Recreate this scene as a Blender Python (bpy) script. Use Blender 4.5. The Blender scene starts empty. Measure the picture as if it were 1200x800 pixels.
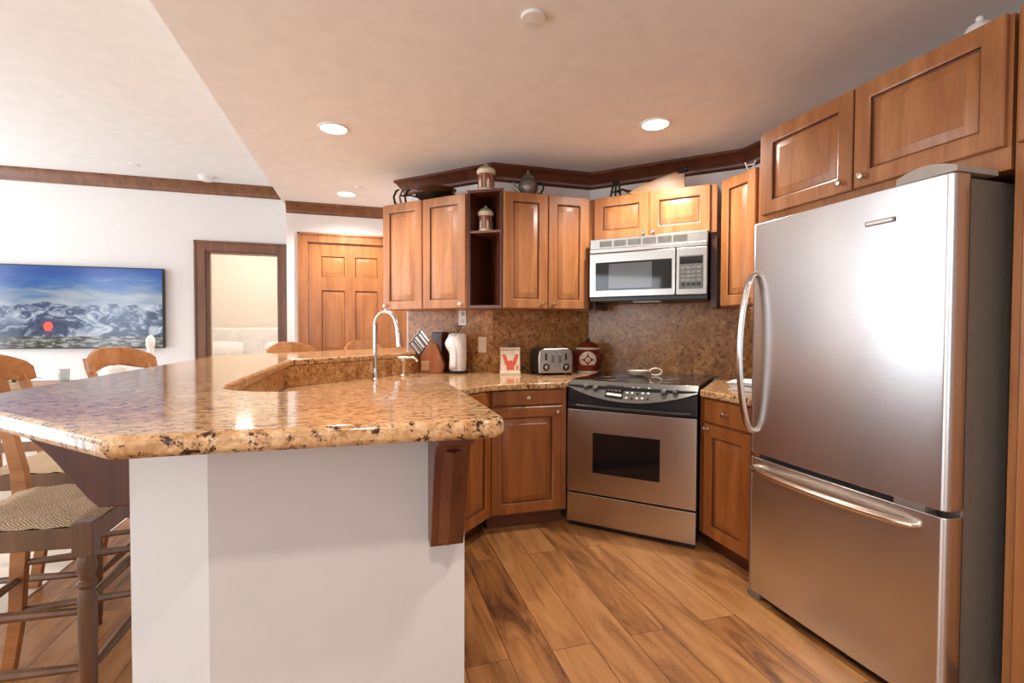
import bpy, bmesh, math, random
from mathutils import Vector, Matrix
random.seed(7)
S2 = math.sqrt(0.5)
RAD = math.radians
sc = bpy.context.scene
COL = sc.collection

# ------------------------------------------------------------------ camera
F_PX, PITCH, ROLL, YAW, CAM_H = 572.56, RAD(1.336), RAD(0.190), RAD(16.537), 1.22
fw = Vector((math.sin(YAW)*math.cos(PITCH), math.cos(YAW)*math.cos(PITCH), -math.sin(PITCH)))
rt = Vector((math.cos(YAW), -math.sin(YAW), 0)); up = rt.cross(fw)
rt2 = rt*math.cos(ROLL)+up*math.sin(ROLL); up2 = -rt*math.sin(ROLL)+up*math.cos(ROLL)
cd = bpy.data.cameras.new('camera'); cam = bpy.data.objects.new('camera', cd); COL.objects.link(cam)
m3 = Matrix((rt2, up2, -fw)).transposed()
cam.matrix_world = Matrix.Translation((0, 0, CAM_H)) @ m3.to_4x4()
cd.sensor_width = 36; cd.lens = 36*F_PX/1200; cd.clip_start = 0.02
sc.camera = cam

# ------------------------------------------------------------------ light and exposure
sc.view_settings.view_transform = 'Standard'; sc.view_settings.look = 'None'
sc.view_settings.exposure = -0.10; sc.view_settings.gamma = 1; sc.view_settings.use_curve_mapping = False
w = bpy.data.worlds.new('world'); sc.world = w; w.use_nodes = True
w.node_tree.nodes['Background'].inputs[0].default_value = (0.75, 0.86, 1.0, 1)
w.node_tree.nodes['Background'].inputs[1].default_value = 1.6

def area(name, loc, rot, sx, sy, power, col):
    l = bpy.data.lights.new(name, 'AREA'); l.shape = 'RECTANGLE'; l.size = sx; l.size_y = sy
    l.energy = power; l.color = col
    o = bpy.data.objects.new(name, l); COL.objects.link(o); o.location = loc; o.rotation_euler = rot
    return o
# daylight entering through the living room windows (left wall) and the window behind the camera
area('daylight_far_window', (-4.98, 4.3, 1.32), (0, RAD(-90), 0), 2.5, 2.8, 100, (0.86, 0.93, 1.0))
area('daylight_near_window', (-4.98, -0.4, 1.45), (0, RAD(-90), 0), 1.9, 2.6, 88, (0.88, 0.94, 1.0))
area('daylight_rear_window', (-1.6, -2.98, 1.45), (RAD(90), 0, 0), 2.6, 1.9, 34, (0.90, 0.95, 1.0))
CAN_POWER = 12
WARM = (1.0, 0.95, 0.89)

# ------------------------------------------------------------------ materials
def new_mat(name):
    m = bpy.data.materials.new(name); m.use_nodes = True
    nt = m.node_tree; b = nt.nodes['Principled BSDF']
    return m, nt, b
def N(nt, t, **kw):
    n = nt.nodes.new(t)
    for k, v in kw.items():
        if k.startswith('i_'): n.inputs[k[2:].replace('_', ' ')].default_value = v
        else: setattr(n, k, v)
    return n
def ramp(nt, stops):
    r = nt.nodes.new('ShaderNodeValToRGB'); e = r.color_ramp.elements
    while len(e) > 1: e.remove(e[-1])
    e[0].position = stops[0][0]; e[0].color = (*stops[0][1], 1)
    for p, c in stops[1:]:
        x = e.new(p); x.color = (*c, 1)
    return r
def srgb(r, g, b):
    f = lambda c: (c/255/12.92) if c/255 <= 0.04045 else ((c/255+0.055)/1.055)**2.4
    return (f(r), f(g), f(b))
def coords(nt, scale=(1, 1, 1), rot=(0, 0, 0)):
    t = nt.nodes.new('ShaderNodeTexCoord'); mp = nt.nodes.new('ShaderNodeMapping')
    mp.inputs['Scale'].default_value = scale; mp.inputs['Rotation'].default_value = rot
    nt.links.new(t.outputs['Object'], mp.inputs[0]); return mp.outputs[0]
def bump(nt, b, src, strength, dist=0.002):
    bn = nt.nodes.new('ShaderNodeBump'); bn.inputs['Strength'].default_value = strength; bn.inputs['Distance'].default_value = dist
    nt.links.new(src, bn.inputs['Height']); nt.links.new(bn.outputs[0], b.inputs['Normal'])
def simple(name, col, rough=0.5, metal=0.0, var=0.06, scale=25, bmp=0.0, coat=0.0, emit=0.0, stretch=(1, 1, 1)):
    m, nt, b = new_mat(name)
    n = N(nt, 'ShaderNodeTexNoise'); n.inputs['Scale'].default_value = scale; n.inputs['Detail'].default_value = 4
    nt.links.new(coords(nt, stretch), n.inputs['Vector'])
    lo = tuple(c*(1-var) for c in col); hi = tuple(min(1, c*(1+var)) for c in col)
    r = ramp(nt, [(0.3, lo), (0.7, hi)]); nt.links.new(n.outputs['Fac'], r.inputs[0])
    nt.links.new(r.outputs[0], b.inputs['Base Color'])
    b.inputs['Roughness'].default_value = rough; b.inputs['Metallic'].default_value = metal
    b.inputs['Coat Weight'].default_value = coat
    if bmp: bump(nt, b, n.outputs['Fac'], bmp)
    if emit:
        b.inputs['Emission Color'].default_value = (*col, 1); b.inputs['Emission Strength'].default_value = emit
    return m
def wood(name, c0, c1, c2, rough=0.35, axis='z', scale=1.0, coat=0.15):
    m, nt, b = new_mat(name)
    st = {'z': (9, 9, 0.9), 'x': (0.9, 9, 9), 'y': (9, 0.9, 9)}[axis]
    v = coords(nt, tuple(s*scale for s in st))
    n = N(nt, 'ShaderNodeTexNoise'); n.inputs['Scale'].default_value = 1.6; n.inputs['Detail'].default_value = 6; n.inputs['Distortion'].default_value = 0.8
    nt.links.new(v, n.inputs['Vector'])
    r = ramp(nt, [(0.25, c0), (0.5, c1), (0.75, c2)]); nt.links.new(n.outputs['Fac'], r.inputs[0])
    n2 = N(nt, 'ShaderNodeTexNoise'); n2.inputs['Scale'].default_value = 14; n2.inputs['Detail'].default_value = 3
    nt.links.new(v, n2.inputs['Vector'])
    mx = N(nt, 'ShaderNodeMix', data_type='RGBA', blend_type='MULTIPLY'); mx.inputs[0].default_value = 0.35
    r2 = ramp(nt, [(0.35, (0.72, 0.66, 0.6)), (0.6, (1, 1, 1))]); nt.links.new(n2.outputs['Fac'], r2.inputs[0])
    nt.links.new(r.outputs[0], mx.inputs[6]); nt.links.new(r2.outputs[0], mx.inputs[7])
    nt.links.new(mx.outputs[2], b.inputs['Base Color'])
    b.inputs['Roughness'].default_value = rough; b.inputs['Coat Weight'].default_value = coat; b.inputs['Coat Roughness'].default_value = 0.25
    bump(nt, b, n2.outputs['Fac'], 0.08, 0.001)
    return m
def granite(name, cols, flecks, sc_=1.0, stretch=(1, 1, 1), rough=0.12, fleck_amt=0.56):
    m, nt, b = new_mat(name)
    v = coords(nt, stretch)
    n = N(nt, 'ShaderNodeTexNoise'); n.inputs['Scale'].default_value = 16*sc_; n.inputs['Detail'].default_value = 8; n.inputs['Roughness'].default_value = 0.72; n.inputs['Distortion'].default_value = 1.3
    nt.links.new(v, n.inputs['Vector'])
    r = ramp(nt, [(0.30, cols[0]), (0.44, cols[1]), (0.56, cols[2]), (0.70, cols[3])]); nt.links.new(n.outputs['Fac'], r.inputs[0])
    vo = N(nt, 'ShaderNodeTexVoronoi'); vo.inputs['Scale'].default_value = 110*sc_
    nt.links.new(v, vo.inputs['Vector'])
    n3 = N(nt, 'ShaderNodeTexNoise'); n3.inputs['Scale'].default_value = 42*sc_; n3.inputs['Detail'].default_value = 5; n3.inputs['Roughness'].default_value = 0.7
    nt.links.new(v, n3.inputs['Vector'])
    r3 = ramp(nt, [(fleck_amt, (0, 0, 0)), (fleck_amt+0.07, (1, 1, 1))]); nt.links.new(n3.outputs['Fac'], r3.inputs[0])
    mx = N(nt, 'ShaderNodeMix', data_type='RGBA'); nt.links.new(r3.outputs[0], mx.inputs[0]); nt.links.new(r.outputs[0], mx.inputs[6]); mx.inputs[7].default_value = (*flecks, 1)
    mx2 = N(nt, 'ShaderNodeMix', data_type='RGBA', blend_type='OVERLAY'); mx2.inputs[0].default_value = 0.35
    nt.links.new(mx.outputs[2], mx2.inputs[6]); 
    r4 = ramp(nt, [(0.2, (0.38, 0.36, 0.34)), (0.9, (0.72, 0.68, 0.62))]); nt.links.new(vo.outputs['Color'], r4.inputs[0]); nt.links.new(r4.outputs[0], mx2.inputs[7])
    nt.links.new(mx2.outputs[2], b.inputs['Base Color'])
    b.inputs['Roughness'].default_value = rough; b.inputs['Specular IOR Level'].default_value = 0.36
    return m
ANISO_ROT = 0.25
def steel(name, col, rough=0.3, axis='z', aniso=0.0):
    m, nt, b = new_mat(name)
    v = coords(nt, {'z': (160, 160, 2), 'x': (2, 160, 160)}[axis])
    n = N(nt, 'ShaderNodeTexNoise'); n.inputs['Scale'].default_value = 2; n.inputs['Detail'].default_value = 3
    nt.links.new(v, n.inputs['Vector'])
    r = ramp(nt, [(0.3, tuple(c*0.93 for c in col)), (0.7, col)]); nt.links.new(n.outputs['Fac'], r.inputs[0]); nt.links.new(r.outputs[0], b.inputs['Base Color'])
    b.inputs['Metallic'].default_value = 1; b.inputs['Roughness'].default_value = rough
    if aniso:
        b.inputs['Anisotropic'].default_value = aniso
        cv = N(nt, 'ShaderNodeCombineXYZ'); cv.inputs[0].default_value = 1.0
        vt = N(nt, 'ShaderNodeVectorTransform', vector_type='VECTOR', convert_from='OBJECT', convert_to='WORLD'); nt.links.new(cv.outputs[0], vt.inputs[0])
        nt.links.new(vt.outputs[0], b.inputs['Tangent']); b.inputs['Anisotropic Rotation'].default_value = ANISO_ROT
    bump(nt, b, n.outputs['Fac'], 0.03, 0.0005)
    return m

M = {}
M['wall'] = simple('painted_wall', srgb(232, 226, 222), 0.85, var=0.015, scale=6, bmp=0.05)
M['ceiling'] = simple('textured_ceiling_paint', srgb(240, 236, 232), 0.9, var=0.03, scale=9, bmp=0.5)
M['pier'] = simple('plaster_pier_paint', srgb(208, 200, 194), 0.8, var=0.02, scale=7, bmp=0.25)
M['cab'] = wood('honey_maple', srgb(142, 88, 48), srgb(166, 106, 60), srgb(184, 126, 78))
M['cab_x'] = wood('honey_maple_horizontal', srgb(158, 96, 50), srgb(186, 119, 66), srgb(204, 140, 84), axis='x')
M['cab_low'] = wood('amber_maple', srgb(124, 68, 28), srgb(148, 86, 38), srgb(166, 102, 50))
M['glaze'] = wood('glazed_groove', srgb(84, 44, 20), srgb(104, 58, 28), srgb(120, 70, 36))
M['dark_wood'] = wood('walnut_stain', srgb(70, 34, 20), srgb(94, 48, 28), srgb(112, 62, 36), axis='x')
M['dark_wood_z'] = wood('walnut_stain_upright', srgb(70, 34, 20), srgb(94, 48, 28), srgb(112, 62, 36), axis='z')
M['casing'] = wood('brown_casing', srgb(96, 58, 36), srgb(122, 78, 50), srgb(138, 92, 60))
M['door_wood'] = wood('golden_door', srgb(140, 84, 44), srgb(166, 104, 56), srgb(182, 118, 68))
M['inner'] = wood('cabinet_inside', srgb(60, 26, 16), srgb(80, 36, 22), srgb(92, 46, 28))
M['stool'] = wood('stool_wood', srgb(84, 54, 32), srgb(106, 70, 42), srgb(124, 84, 52))
M['crest'] = wood('stool_crest_wood', srgb(140, 88, 46), srgb(172, 112, 62), srgb(190, 130, 78), axis='x')
M['granite'] = granite('bar_granite', [srgb(146, 98, 58), srgb(186, 140, 94), srgb(206, 166, 122), srgb(222, 196, 162)], srgb(66, 40, 28), 1.15, (1, 1.5, 1), 0.10, 0.535)
M['granite_edge'] = granite('bar_granite_edge', [srgb(110, 66, 38), srgb(170, 118, 74), srgb(198, 152, 106), srgb(220, 184, 144)], srgb(58, 34, 24), 1.5, (1, 1, 1), 0.2, 0.55)
M['splash'] = granite('backsplash_granite', [srgb(104, 64, 32), srgb(156, 104, 56), srgb(182, 130, 76), srgb(204, 160, 112)], srgb(96, 60, 38), .9, (1, 1, 1), 0.25, 0.56)
M['sink_splash'] = granite('bar_splash_granite', [srgb(120, 76, 42), srgb(168, 118, 70), srgb(192, 146, 96), srgb(214, 176, 128)], srgb(84, 50, 30), 1.4, (1, 1, 1), 0.2, 0.57)
M['steel'] = steel('brushed_steel', (0.62, 0.57, 0.52), 0.27, 'x', .6)
M['steel_h'] = steel('brushed_steel_horizontal', (0.52, 0.49, 0.46), 0.30, 'x', .5)
M['fridge_door'] = steel('fridge_steel', (0.72, 0.71, 0.71), 0.27, 'x', .66)
M['fridge_side'] = simple('fridge_cabinet_paint', srgb(128, 118, 108), 0.5, 0.3)
M['hinge'] = simple('grey_hinge_plastic', srgb(168, 158, 148), 0.45)
M['chrome'] = steel('brushed_nickel', (0.74, 0.70, 0.66), 0.18)
M['brass_nickel'] = steel('warm_nickel', (0.80, 0.68, 0.54), 0.22)
M['bronze'] = steel('satin_bronze_nickel', (0.66, 0.54, 0.42), 0.35)
M['black_glass'] = simple('black_glass', (0.010, 0.008, 0.008), 0.05)
M['micro_glass'] = simple('smoked_glass', (0.06, 0.058, 0.056), 0.12, coat=0.6)
M['black'] = simple('black_enamel', (0.014, 0.012, 0.012), 0.35)
M['panel_grey'] = simple('grey_control_panel', srgb(98, 94, 88), 0.4, 0.2)
M['iron'] = simple('dark_iron', srgb(44, 36, 30), 0.5, 0.6)
M['pewter'] = simple('pewter', srgb(128, 124, 116), 0.35, 0.8, var=0.2)
M['white'] = simple('white_ceramic', srgb(240, 236, 228), 0.35)
M['paper'] = simple('white_paper', srgb(244, 240, 236), 0.9, bmp=0.4, scale=40)
M['plastic_white'] = simple('white_plastic', srgb(236, 232, 226), 0.45)
M['ivory'] = simple('ivory_plastic', srgb(226, 204, 168), 0.4)
M['cream'] = simple('cream_ceramic', srgb(226, 208, 182), 0.35)
M['red'] = simple('red_glaze', srgb(176, 60, 44), 0.4)
M['orange_red'] = simple('orange_red_glaze', srgb(214, 92, 62), 0.4)
M['terracotta'] = simple('dark_red_stoneware', srgb(120, 44, 26), 0.3, var=0.15)
M['sage'] = simple('sage_glaze', srgb(150, 144, 112), 0.4)
M['pink_brown'] = simple('dusty_red_glaze', srgb(142, 70, 60), 0.45, var=0.15)
M['block'] = wood('knife_block_wood', srgb(128, 66, 28), srgb(158, 88, 40), srgb(178, 106, 54))
M['board'] = wood('worn_board', srgb(150, 110, 70), srgb(184, 142, 98), srgb(204, 164, 118), axis='x')
M['carpet'] = simple('beige_carpet', srgb(214, 200, 184), 0.95, var=0.08, scale=120, bmp=0.6)
M['bedding'] = simple('white_bedding', srgb(246, 240, 236), 0.85, bmp=0.4, scale=12)
M['bed_wall'] = simple('bedroom_wall', srgb(240, 228, 214), 0.85, var=0.01)
M['leaf'] = simple('dark_leaf', srgb(52, 74, 44), 0.5, var=0.3)
M['glass'] = simple('clear_glass', srgb(225, 228, 226), 0.05)
M['glass'].node_tree.nodes['Principled BSDF'].inputs['Transmission Weight'].default_value = 0.8
M['frame_white'] = simple('window_frame_paint', srgb(235, 232, 228), 0.5)

def rush_mat():
    m, nt, b = new_mat('woven_rush')
    v = coords(nt, (1, 1, 1))
    wv = N(nt, 'ShaderNodeTexWave', wave_type='BANDS', bands_direction='DIAGONAL'); wv.inputs['Scale'].default_value = 60; wv.inputs['Distortion'].default_value = 6; wv.inputs['Detail'].default_value = 2
    nt.links.new(v, wv.inputs['Vector'])
    r = ramp(nt, [(0.0, srgb(168, 140, 108)), (0.4, srgb(190, 162, 128)), (0.9, srgb(204, 178, 146))]); nt.links.new(wv.outputs['Fac'], r.inputs[0])
    nt.links.new(r.outputs[0], b.inputs['Base Color']); b.inputs['Roughness'].default_value = 0.8
    bump(nt, b, wv.outputs['Fac'], 0.5, 0.004); return m
M['rush'] = rush_mat()

def floor_mat():
    m, nt, b = new_mat('plank_floor')
    v = coords(nt, (1, 1, 1), (0, 0, RAD(90)))
    br = N(nt, 'ShaderNodeTexBrick'); br.offset = 0.37; br.offset_frequency = 2
    br.inputs['Scale'].default_value = 1; br.inputs['Brick Width'].default_value = 1.25; br.inputs['Row Height'].default_value = 0.168
    br.inputs['Mortar Size'].default_value = 0.0016; br.inputs['Mortar Smooth'].default_value = 0.1; br.inputs['Bias'].default_value = -0.1
    br.inputs['Color1'].default_value = (0, 0, 0, 1); br.inputs['Color2'].default_value = (1, 1, 1, 1); br.inputs['Mortar'].default_value = (0.5, 0.5, 0.5, 1)
    nt.links.new(v, br.inputs['Vector'])
    v2 = coords(nt, (11, 1.5, 11))
    ad = N(nt, 'ShaderNodeVectorMath', operation='MULTIPLY_ADD'); ad.inputs[1].default_value = (3.1, 7.7, 0)
    nt.links.new(br.outputs['Color'], ad.inputs[0]); nt.links.new(v2, ad.inputs[2])
    n = N(nt, 'ShaderNodeTexNoise'); n.inputs['Scale'].default_value = 1.1; n.inputs['Detail'].default_value = 7; n.inputs['Roughness'].default_value = 0.68; n.inputs['Distortion'].default_value = 0.9
    nt.links.new(ad.outputs[0], n.inputs['Vector'])
    add = N(nt, 'ShaderNodeMath', operation='MULTIPLY_ADD'); add.inputs[1].default_value = 0.24; 
    sep = N(nt, 'ShaderNodeSeparateColor'); nt.links.new(br.outputs['Color'], sep.inputs[0])
    nt.links.new(sep.outputs[0], add.inputs[0]); nt.links.new(n.outputs['Fac'], add.inputs[2])
    r = ramp(nt, [(0.36, srgb(84, 52, 30)), (0.48, srgb(136, 88, 48)), (0.62, srgb(172, 118, 68)), (0.86, srgb(194, 142, 90))]); nt.links.new(add.outputs[0], r.inputs[0])
    mx = N(nt, 'ShaderNodeMix', data_type='RGBA'); nt.links.new(br.outputs['Fac'], mx.inputs[0]); nt.links.new(r.outputs[0], mx.inputs[6]); mx.inputs[7].default_value = (*srgb(82, 46, 24), 1)
    nt.links.new(mx.outputs[2], b.inputs['Base Color'])
    b.inputs['Roughness'].default_value = 0.33; bump(nt, b, n.outputs['Fac'], 0.12, 0.002); return m
M['floor'] = floor_mat()

def tv_mat():
    # a snowy mountain panorama under a blue, streaky sky; object coords: x along the screen, z up
    m, nt, b = new_mat('tv_picture')
    t = nt.nodes.new('ShaderNodeTexCoord'); sp = nt.nodes.new('ShaderNodeSeparateXYZ'); nt.links.new(t.outputs['Object'], sp.inputs[0])
    def math_(op, a, bb, c=None):
        n = N(nt, 'ShaderNodeMath', operation=op)
        for i, q in enumerate((a, bb, c)):
            if q is None: continue
            if hasattr(q, 'node'): nt.links.new(q, n.inputs[i])
            else: n.inputs[i].default_value = q
        return n.outputs[0]
    X, Z = sp.outputs[0], sp.outputs[2]
    def noise(scale, stretch, detail=5, dist=0.0, rough=0.5):
        n = N(nt, 'ShaderNodeTexNoise'); n.inputs['Scale'].default_value = scale; n.inputs['Detail'].default_value = detail; n.inputs['Distortion'].default_value = dist; n.inputs['Roughness'].default_value = rough
        nt.links.new(coords(nt, stretch), n.inputs['Vector']); return n.outputs['Fac']
    cl = noise(2.2, (1, 1, 4.5), 5, 0.6)
    grad = math_('ADD', math_('MULTIPLY', Z, 1.3), math_('MULTIPLY', cl, -0.75))
    sky = ramp(nt, [(0.18, srgb(206, 212, 220)), (0.34, srgb(150, 172, 200)), (0.46, srgb(60, 124, 200)), (0.62, srgb(14, 92, 190))]); nt.links.new(grad, sky.inputs[0])
    rock = noise(5.5, (1, 1, 1.5), 6, 1.6, 0.62)
    mt = ramp(nt, [(0.34, srgb(34, 50, 84)), (0.47, srgb(72, 92, 134)), (0.55, srgb(168, 182, 208)), (0.68, srgb(240, 242, 248))]); nt.links.new(rock, mt.inputs[0])
    ridge = noise(3.6, (1, 0, 0), 7, 0.2, 0.6)
    ridge_h = math_('MULTIPLY_ADD', ridge, 0.22, 0.33)
    mask = math_('LESS_THAN', Z, ridge_h)
    mx = N(nt, 'ShaderNodeMix', data_type='RGBA'); nt.links.new(mask, mx.inputs[0]); nt.links.new(sky.outputs[0], mx.inputs[6]); nt.links.new(mt.outputs[0], mx.inputs[7])
    gr = noise(14, (1, 1, 3), 5, 0.5)
    gm = ramp(nt, [(0.35, srgb(48, 44, 42)), (0.5, srgb(110, 104, 84)), (0.62, srgb(196, 196, 196))]); nt.links.new(gr, gm.inputs[0])
    gh = math_('MULTIPLY_ADD', noise(5, (1, 0, 0), 4), 0.05, 0.095)
    gmask = math_('LESS_THAN', Z, gh)
    m2 = N(nt, 'ShaderNodeMix', data_type='RGBA'); nt.links.new(gmask, m2.inputs[0]); nt.links.new(mx.outputs[2], m2.inputs[6]); nt.links.new(gm.outputs[0], m2.inputs[7])
    nt.links.new(m2.outputs[2], b.inputs['Emission Color']); b.inputs['Emission Strength'].default_value = 0.72
    b.inputs['Base Color'].default_value = (0.02, 0.02, 0.02, 1); b.inputs['Roughness'].default_value = 0.15
    return m
M['tv'] = tv_mat()
def lamp_mat(name, col, s):
    m, nt, b = new_mat(name); b.inputs['Base Color'].default_value = (*col, 1)
    b.inputs['Emission Color'].default_value = (*col, 1); b.inputs['Emission Strength'].default_value = s; return m
M['bulb'] = lamp_mat('lit_lamp', (1, 0.94, 0.86), 9)
M['red_lit'] = lamp_mat('picture_red', srgb(228, 60, 40), 0.8); M['dark_lit'] = lamp_mat('picture_dark', srgb(60, 30, 60), 0.7)

# ------------------------------------------------------------------ mesh builder
class MB:
    def __init__(s): s.v = []; s.f = []; s.m = []; s.mats = []
    def mi(s, m):
        if m not in s.mats: s.mats.append(m)
        return s.mats.index(m)
    def add(s, vs, fs, m, T=None):
        o = len(s.v); k = s.mi(m)
        s.v += [tuple(T @ Vector(p)) if T else tuple(p) for p in vs]
        for f in fs: s.f.append([i+o for i in f]); s.m.append(k)
        return s
    def box(s, x0, y0, z0, x1, y1, z1, m, T=None):
        vs = [(x0, y0, z0), (x1, y0, z0), (x1, y1, z0), (x0, y1, z0), (x0, y0, z1), (x1, y0, z1), (x1, y1, z1), (x0, y1, z1)]
        return s.add(vs, [(0, 3, 2, 1), (4, 5, 6, 7), (0, 1, 5, 4), (1, 2, 6, 5), (2, 3, 7, 6), (3, 0, 4, 7)], m, T)
    def prism(s, poly, z0, z1, m, T=None):
        a = sum(poly[i][0]*poly[(i+1) % len(poly)][1]-poly[(i+1) % len(poly)][0]*poly[i][1] for i in range(len(poly)))
        if a < 0: poly = poly[::-1]
        n = len(poly); vs = [(x, y, z0) for x, y in poly]+[(x, y, z1) for x, y in poly]
        fs = [tuple(range(n-1, -1, -1)), tuple(range(n, 2*n))]+[(i, (i+1) % n, n+(i+1) % n, n+i) for i in range(n)]
        return s.add(vs, fs, m, T)
    def cyl(s, p0, p1, r0, r1, m, n=16, T=None):
        return s.tube([p0, p1], [r0, r1], m, n, T)
    def tube(s, pts, rs, m, n=12, T=None, cap=True, flat=1.0):
        pts = [Vector(p) for p in pts]
        if not hasattr(rs, '__len__'): rs = [rs]*len(pts)
        vs = []; fs = []; ref = None
        for i, p in enumerate(pts):
            d = (pts[min(i+1, len(pts)-1)]-pts[max(i-1, 0)]).normalized()
            if ref is None:
                ref = Vector((0, 0, 1)) if abs(d.z) < 0.9 else Vector((1, 0, 0))
            a = (ref-d*ref.dot(d)).normalized(); b_ = d.cross(a); ref = a
            for k in range(n):
                t = 2*math.pi*k/n; vs.append(p+(a*math.cos(t)*flat+b_*math.sin(t))*rs[i])
        for i in range(len(pts)-1):
            for k in range(n):
                fs.append((i*n+k, i*n+(k+1) % n, (i+1)*n+(k+1) % n, (i+1)*n+k))
        if cap: fs += [tuple(range(n-1, -1, -1)), tuple(range((len(pts)-1)*n, len(pts)*n))]
        return s.add(vs, fs, m, T)
    def lathe(s, prof, m, n=24, T=None, mats=None):
        # prof: (r, z) from bottom to top
        o = len(s.v); vs = []
        for r, z in prof:
            for k in range(n): t = 2*math.pi*k/n; vs.append((r*math.cos(t), r*math.sin(t), z))
        for i in range(len(prof)-1):
            fs = [(i*n+k, i*n+(k+1) % n, (i+1)*n+(k+1) % n, (i+1)*n+k) for k in range(n)]
            mm = mats[i] if mats else m
            k_ = s.mi(mm)
            for f in fs: s.f.append([q+o for q in f]); s.m.append(k_)
        s.f.append([o+q for q in range(n-1, -1, -1)]); s.m.append(s.mi(mats[0] if mats else m))
        s.f.append([o+(len(prof)-1)*n+q for q in range(n)]); s.m.append(s.mi(mats[-1] if mats else m))
        s.v += [tuple(T @ Vector(p)) if T else p for p in vs]
        return s
    def build(s, name, parent=None, bevel=0.0, seg=2, loc=None, rot=0, smooth=40, recenter=False, frame=0):
        vs = s.v
        if frame:
            R_ = Matrix.Rotation(-frame, 3, 'Z'); vs = [tuple(R_ @ Vector(p)) for p in vs]; rot = frame
        if recenter:
            xs = [p[0] for p in vs]; ys = [p[1] for p in vs]; zs = [p[2] for p in vs]
            c = ((min(xs)+max(xs))/2, (min(ys)+max(ys))/2, min(zs))
            vs = [(p[0]-c[0], p[1]-c[1], p[2]-c[2]) for p in vs]; loc = c if not frame else Matrix.Rotation(frame, 3, 'Z') @ Vector(c)
        me = bpy.data.meshes.new(name); me.from_pydata(vs, [], s.f)
        for m in s.mats: me.materials.append(m)
        for p, k in zip(me.polygons, s.m): p.material_index = k
        me.update()
        bm = bmesh.new(); bm.from_mesh(me); bmesh.ops.recalc_face_normals(bm, faces=bm.faces); bm.to_mesh(me); bm.free()
        me.shade_smooth(); me.set_sharp_from_angle(angle=RAD(smooth))
        o = bpy.data.objects.new(name, me); COL.objects.link(o)
        if parent: o.parent = parent
        if loc is not None: o.location = loc
        if rot: o.rotation_euler = (0, 0, rot)
        if bevel:
            b = o.modifiers.new('bevel', 'BEVEL'); b.width = bevel; b.segments = seg; b.limit_method = 'ANGLE'; b.angle_limit = RAD(35); b.harden_normals = True
        return o
def tag(o, label, cat, group=None, kind=None):
    o['label'] = label; o['category'] = cat
    if group: o['group'] = group
    if kind: o['kind'] = kind
    return o
def thing(name, label, cat, loc=(0, 0, 0), rot=0, group=None):
    o = bpy.data.objects.new(name, None); COL.objects.link(o); o.location = loc; o.rotation_euler = (0, 0, rot); o.empty_display_size = 0.1
    return tag(o, label, cat, group)
def struct(name, mb, bevel=0, parent=None, recenter=True, **k):
    o = mb.build(name, parent, bevel, recenter=recenter, **k)
    if not parent: o['kind'] = 'structure'
    return o
def dup(root, loc=None, rot=None, label=None):
    r = root.copy(); COL.objects.link(r)
    if loc is not None: r.location = loc
    if rot is not None: r.rotation_euler = (0, 0, rot)
    if label: r['label'] = label
    for ch in list(root.children):
        c = ch.copy(); COL.objects.link(c); c.parent = r
        for g in list(ch.children):
            d = g.copy(); COL.objects.link(d); d.parent = c
    return r
def Tr(x=0, y=0, z=0, rz=0, rx=0, ry=0):
    return Matrix.Translation((x, y, z)) @ Matrix.Rotation(rz, 4, 'Z') @ Matrix.Rotation(ry, 4, 'Y') @ Matrix.Rotation(rx, 4, 'X')

# ------------------------------------------------------------------ room shell
ZK, ZL = 2.44, 2.78           # kitchen and living room ceiling heights
YB = -3.0; XL = -5.0
b = MB().prism([(XL-.1, YB-.1), (-1.48, YB-.1), (-1.48, 5.98), (-2.2, 5.98), (XL-.1, 5.98)], -0.06, 0, M['floor'])
o = struct('floor', MB().box(-1.48, YB-.1, -0.06, 2.6, 6.1, 0, M['floor']), recenter=False)
o = struct('floor', MB().box(XL-.1, YB-.1, -0.06, -1.48, 8.8, 0.004, M['carpet']), recenter=False)
struct('floor', MB().box(-1.48, 6.1, -0.06, 0.2, 8.8, 0.004, M['carpet']), recenter=False)
# kitchen soffit hangs below the living room ceiling
struct('ceiling', MB().box(-0.77, YB, ZK, 2.6, 6.1, ZL+.1, M['ceiling']), recenter=False)
struct('ceiling', MB().box(XL-.1, YB, ZL, -0.77, 8.8, ZL+.1, M['ceiling']), recenter=False)
struct('wall_tv', MB().box(XL, 5.98, 0.004, -1.655, 6.10, ZL, M['wall']))
struct('wall_tv', MB().box(-1.655, 5.98, 2.06, -0.936, 6.10, ZL, M['wall']))
struct('wall_tv', MB().box(-0.936, 5.98, 0.004, -0.62, 6.10, ZL, M['wall']))
struct('wall_door', MB().box(-0.74, 5.15, 0, -0.55, 5.27, ZK, M['wall']))
struct('wall_door', MB().box(-0.55, 5.15, 2.07, 0.30, 5.27, ZK, M['wall']))
struct('wall_door', MB().box(0.30, 5.15, 0, 0.66, 5.27, ZK, M['wall']))
struct('wall_return', MB().box(-0.74, 5.27, 0.0, -0.62, 5.98, ZK, M['wall']))
struct('wall_hall', MB().box(0.56, 4.18, 0, 0.66, 5.15, ZK, M['wall']))
T_ = 0.12
struct('wall_stub', MB().prism([(.32, 4.14), (.91, 3.55), (.995, 3.635), (.405, 4.225)], 0, ZK, M['wall']), frame=RAD(-45))
struct('wall_back', MB().prism([(.91, 3.55), (1.69, 3.55), (1.69, 3.67), (1.03, 3.67)], 0, ZK, M['wall']))
struct('wall_corner', MB().prism([(1.69, 3.55), (2.49, 2.75), (2.575, 2.835), (1.775, 3.635)], 0, ZK, M['wall']), frame=RAD(-45))
struct('wall_right', MB().box(2.49, YB, 0, 2.61, 2.75, ZK, M['wall']))
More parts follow.
